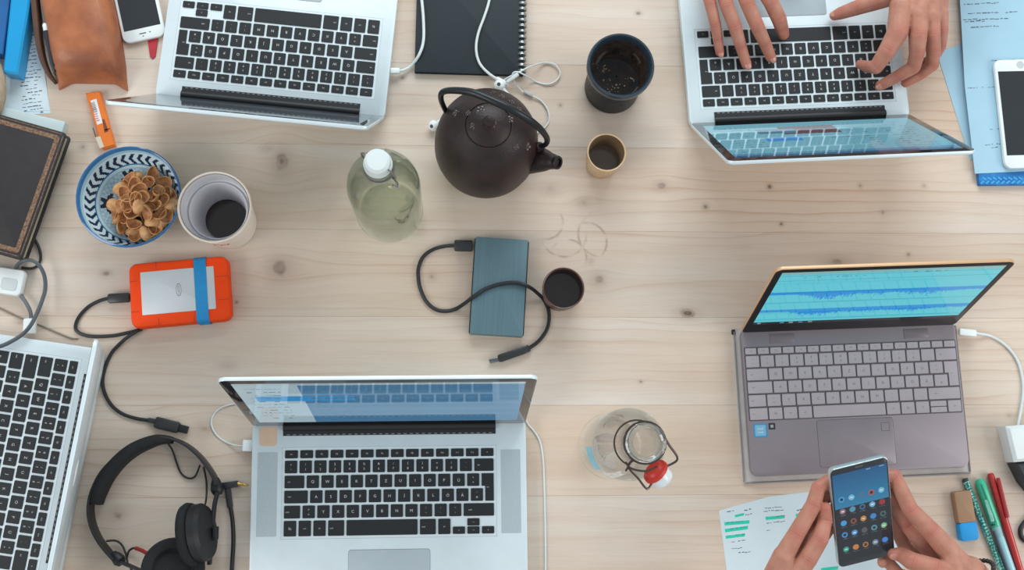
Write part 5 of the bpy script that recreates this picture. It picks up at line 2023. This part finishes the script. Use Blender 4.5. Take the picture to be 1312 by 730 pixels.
palm = [([q + Vector((0, .004, -.002)), wrist_l], [.0135, .021]) for q in BACK] + [([ix[0][0].lerp(tm[0][0], .45) + Vector((0, 0, -.006)), wrist_l], [.012, .02])] + [([ix[0][0], wrist_l + Vector((-.012, 0, 0))], [.0130, .020]), ([md_[0][0], wrist_l], [.0130, .021]), ([rg[0][0], wrist_l + Vector((.006, 0, 0))], [.0125, .020]),
        ([pk_[0][0], wrist_l + Vector((.010, 0, -.002))], [.0115, .019]), ([tm[0][0], wrist_l + Vector((-.008, 0, -.004))], [.018, .021]), ([ix[0][0], md_[0][0], rg[0][0], pk_[0][0]], [.0125, .0125, .0120, .0105])]
reds = [q for c in (tm, ix, md_, rg, pk_) for q in knuckles(c, .0085)]
nl = [nail_of(md_, .9, .2, .8, Vector((0, -.3, 1))), nail_of(tm, .95, .0, .75, Vector((0, .25, 1)))]
hand(pr, 'hand', [tm, ix, md_, rg, pk_, arm_l] + palm, [], reds, nl, 'hand curled with the thumb stretched out over the palm rest')
# dark cuff round each forearm
SLV = mat('dark_sleeve', rgb(44, 48, 54), .85, var=.2, bump=.4, bscale=500)
for pts, rads in (([P(1206, -34, .073), P(1214, -70, .074), P(1226, -180, .08), P(1242, -330, .09)], [.0315, .034, .040, .048]), ([P(921, -150, .058), P(914, -210, .062), P(906, -350, .078)], [.030, .034, .044])):
    b = MB()
    b.tube(pts, rads, 28, smooth=4)
    b.build('sleeve', SLV, pr)

# ---- person holding the phone at the bottom right
pp = thing('person', 'person holding a smartphone with both hands over the highlighted notes', 'person', (P(1110, 800).x, P(1110, 800).y, 0))
# the phone's own frame: centre, x along its width, y up its length, z out of the screen
PHC = P(1105.5, 657.5, .137)
tilt = math.radians(32)
yaw = math.radians(15)
PR = Matrix.Rotation(yaw, 3, 'Z') @ Matrix.Rotation(tilt, 3, 'X') @ Matrix.Rotation(math.radians(-3), 3, 'Y')
PW_, PL_, PT_ = .0735, .1480, .0080


def F(x, y, z=0.0):
    return PHC + PR @ Vector((x, y, z))


mp = thing('phone', 'dark smartphone with a lit grid of app icons held in two hands', 'phone', PHC, rot=PR)
b = MB()
b.slab(PW_, PL_, -PT_, 0, .0075, .0012, .0016, seg=6)
b.build('body', mat('silver_phone_metal', rgb(196, 200, 200), .3, .6, var=.04), mp, local=True)
b = MB()
b.slab(PW_ - .0016, PL_ - .0016, -.001, .0004, .0068, .0003, seg=6)
b.build('front_glass', DARKGLASS, mp, local=True)
cv = Canvas(132, 240, (36, 40, 46))
for j in range(92):
    s = j / 92
    cv.rect(0, j / 240, 1, (j + 1) / 240, (34 + 14 * s, 92 + 40 * s, 140 + 34 * s))
cv.rect(.62, .012, .7, .02, (150, 180, 200))
cv.rect(.86, .012, .95, .02, (150, 180, 200))
icons = [[(70, 160, 220), (110, 190, 220), (70, 120, 150), (170, 90, 90), (120, 190, 220)],
         [(150, 110, 120), (90, 150, 180), (60, 110, 160), (110, 180, 220), (160, 50, 50)],
         [(70, 160, 220), (150, 80, 60), (200, 140, 60), (60, 140, 210), (70, 110, 110)],
         [(60, 150, 220), (80, 150, 210), (90, 90, 96), (90, 150, 160), (120, 190, 130)],
         [(50, 160, 140), (200, 130, 70), (180, 110, 60), (120, 140, 160), (70, 140, 220)]]
for r_, row in enumerate(icons):
    y = (.285, .42, .555, .69, .86)[r_]
    for c_, q in enumerate(row):
        x = .13 + c_ * .185
        cv.disc(x, y, .056, q, asp=240 / 132)
        if (r_ + c_) % 3 == 0: cv.disc(x, y, .03, (40, 44, 50), asp=240 / 132)
        elif (r_ + c_) % 3 == 1: cv.rect(x - .026, y - .006, x + .026, y + .008, (220, 228, 232))
        if r_: cv.scribble(x - .05, x + .05, y + .043, .008, (150, 156, 160), .8, .5)
b = cv.mesh(PW_ - .0055, PL_ - .017)
for q in b.v: q.z = .0006
b.build('screen', PHONE_S, mp, local=True)
b = MB()
b.slab(.010, .0014, .0003, .0006, .0006, c=(0, PL_ / 2 - .0042))
b.build('earpiece', mat('earpiece_grey', rgb(96, 100, 104), .4, .4), mp, local=True)
b = MB()
b.slab(.0015, .016, -.0055, -.0025, .0006, c=(PW_ / 2 + .0003, .018))
b.build('side_button', mat('silver_button', rgb(170, 174, 174), .3, .7), mp, local=True)

# left hand: thumb along the left edge, fingers behind
hw = P(972, 790, .085)
FB = -PT_ - .0098        # behind the back of the phone
t_l = ([P(1003, 752, .108), P(1034, 716, .130), P(1051, 690, .142), F(-PW_ / 2 - .0105, .004, -.001), F(-PW_ / 2 - .0085, .022, -.001)], [.0175, .0125, .0105, .0090, .0068])
i_l = ([P(1004, 712, .128), P(1020, 684, .138), P(1042, 647, .144), F(-PW_ / 2 - .0110, .045, -.012), F(-PW_ / 2 + .012, .050, FB)], [.0125, .0108, .0098, .0088, .0076])
m_l = ([P(1004, 722, .116), P(1018, 697, .118), P(1040, 668, .118), F(-PW_ / 2 - .003, .022, -.020), F(-PW_ / 2 + .022, .026, FB)], [.0125, .0105, .0096, .0086, .0076])
r_l = ([P(1002, 736, .104), P(1018, 714, .102), P(1040, 692, .100), F(-PW_ / 2 - .001, -.004, -.026), F(-PW_ / 2 + .020, .000, FB)], [.012, .010, .0092, .0084, .0074])
p_l = ([P(998, 752, .092), P(1014, 734, .088), P(1036, 716, .086), F(-PW_ / 2 + .002, -.032, -.026), F(-PW_ / 2 + .018, -.026, FB)], [.011, .0088, .008, .0072, .0064])
arm = ([P(985, 765, .098), hw, P(935, 870, .080), P(880, 1000, .085)], [.0235, .0235, .027, .034])
palm = [([c[0][0], hw], [.0135, .020]) for c in (i_l, m_l, r_l, p_l)] + [([t_l[0][0], hw + Vector((.008, 0, .004))], [.0185, .020]), ([i_l[0][0], t_l[0][0]], [.0135, .016])]
reds = [q for c in (t_l, i_l, m_l) for q in knuckles(c, .009)]
hand(pp, 'hand', [t_l, i_l, m_l, r_l, p_l, arm] + palm, [], reds, [], 'hand gripping the left edge of the phone')

# right hand: index curled behind the top right edge, thumb on the front
hw = P(1262, 762, .100)
t_r = ([P(1222, 742, .128), P(1196, 727, .134), P(1168, 718.5, .130), F(PW_ / 2 + .003, -.066, .0125), F(PW_ / 2 - .006, -.0645, .0098)], [.0165, .0125, .0115, .0098, .0074])
i_r = ([P(1216, 706, .128), P(1192, 679, .134), P(1166, 652, .138), F(PW_ / 2 + .0112, .034, -.012), F(PW_ / 2 - .014, .036, FB)], [.0145, .0120, .0102, .0090, .0076])
m_r = ([P(1212, 722, .110), P(1186, 700, .104), P(1162, 672, .104), F(PW_ / 2 + .0045, .008, -.022), F(PW_ / 2 - .016, .010, FB)], [.0135, .0108, .0098, .0088, .0076])
r_r = ([P(1206, 738, .094), P(1182, 722, .084), P(1160, 700, .080), F(PW_ / 2 + .002, -.020, -.028), F(PW_ / 2 - .020, -.014, FB)], [.0125, .0102, .0094, .0084, .0074])
p_r = ([P(1202, 752, .084), P(1178, 744, .076), P(1152, 736, .080), F(PW_ / 2 - .010, -.0850, -.012), F(PW_ / 2 - .016, -.0840, -.002)], [.0115, .0092, .0084, .0078, .0068])
arm = ([P(1240, 736, .112), hw, P(1308, 835, .092), P(1390, 960, .09)], [.0245, .0235, .027, .035])
palm = [([c[0][0], hw], [.0140, .0205]) for c in (i_r, m_r, r_r, p_r)] + [([t_r[0][0], hw], [.0175, .020]), ([i_r[0][0], t_r[0][0]], [.014, .015])]
reds = [q for c in (t_r, i_r, m_r) for q in knuckles(c, .009)]
hand(pp, 'hand', [t_r, i_r, m_r, r_r, p_r, arm] + palm, [], reds,
     [nail_of(t_r, 1.0, -.1, .8, PR @ Vector((0, 0, 1)))], 'hand with its thumb on the phone screen and a black bracelet')
# beaded bracelet
BEAD = mat('black_bead', rgb(38, 36, 36), .4, var=.2)
axis = (P(1308, 835, .092) - P(1240, 736, .112)).normalized()
cw = P(1244, 738, .111)
s1 = axis.cross(Vector((0, 0, 1))).normalized()
s2 = s1.cross(axis)
bm_ = None
bc = bpy.data.objects.new('bracelet', None)
COL.objects.link(bc)
bc.parent = pp
WM[bc.name] = WM[pp.name]
for i in range(31):
    a = 2 * PI * i / 31
    q = cw + (s1 * math.cos(a) + s2 * math.sin(a)) * .0300
    if bm_ is None:
        b = MB()
        b.ball((0, 0, 0), .0031, 10, 6)
        o = b.build('bead', BEAD, local=True)
        bm_ = o.data
        bpy.data.objects.remove(o)
    k_ = link('bead', bm_, bc)
    k_.location = WM[pp.name].inverted() @ q
for pts, rads in (([P(918, 905, .079), P(895, 960, .083), P(850, 1060, .09)], [.033, .037, .044]), ([P(1335, 872, .091), P(1365, 920, .09), P(1430, 1030, .09)], [.033, .037, .044])):
    b = MB()
    b.tube(pts, rads, 28, smooth=4)
    b.build('sleeve', mat('grey_sleeve', rgb(90, 92, 98), .85, var=.2, bump=.4, bscale=500), pp)
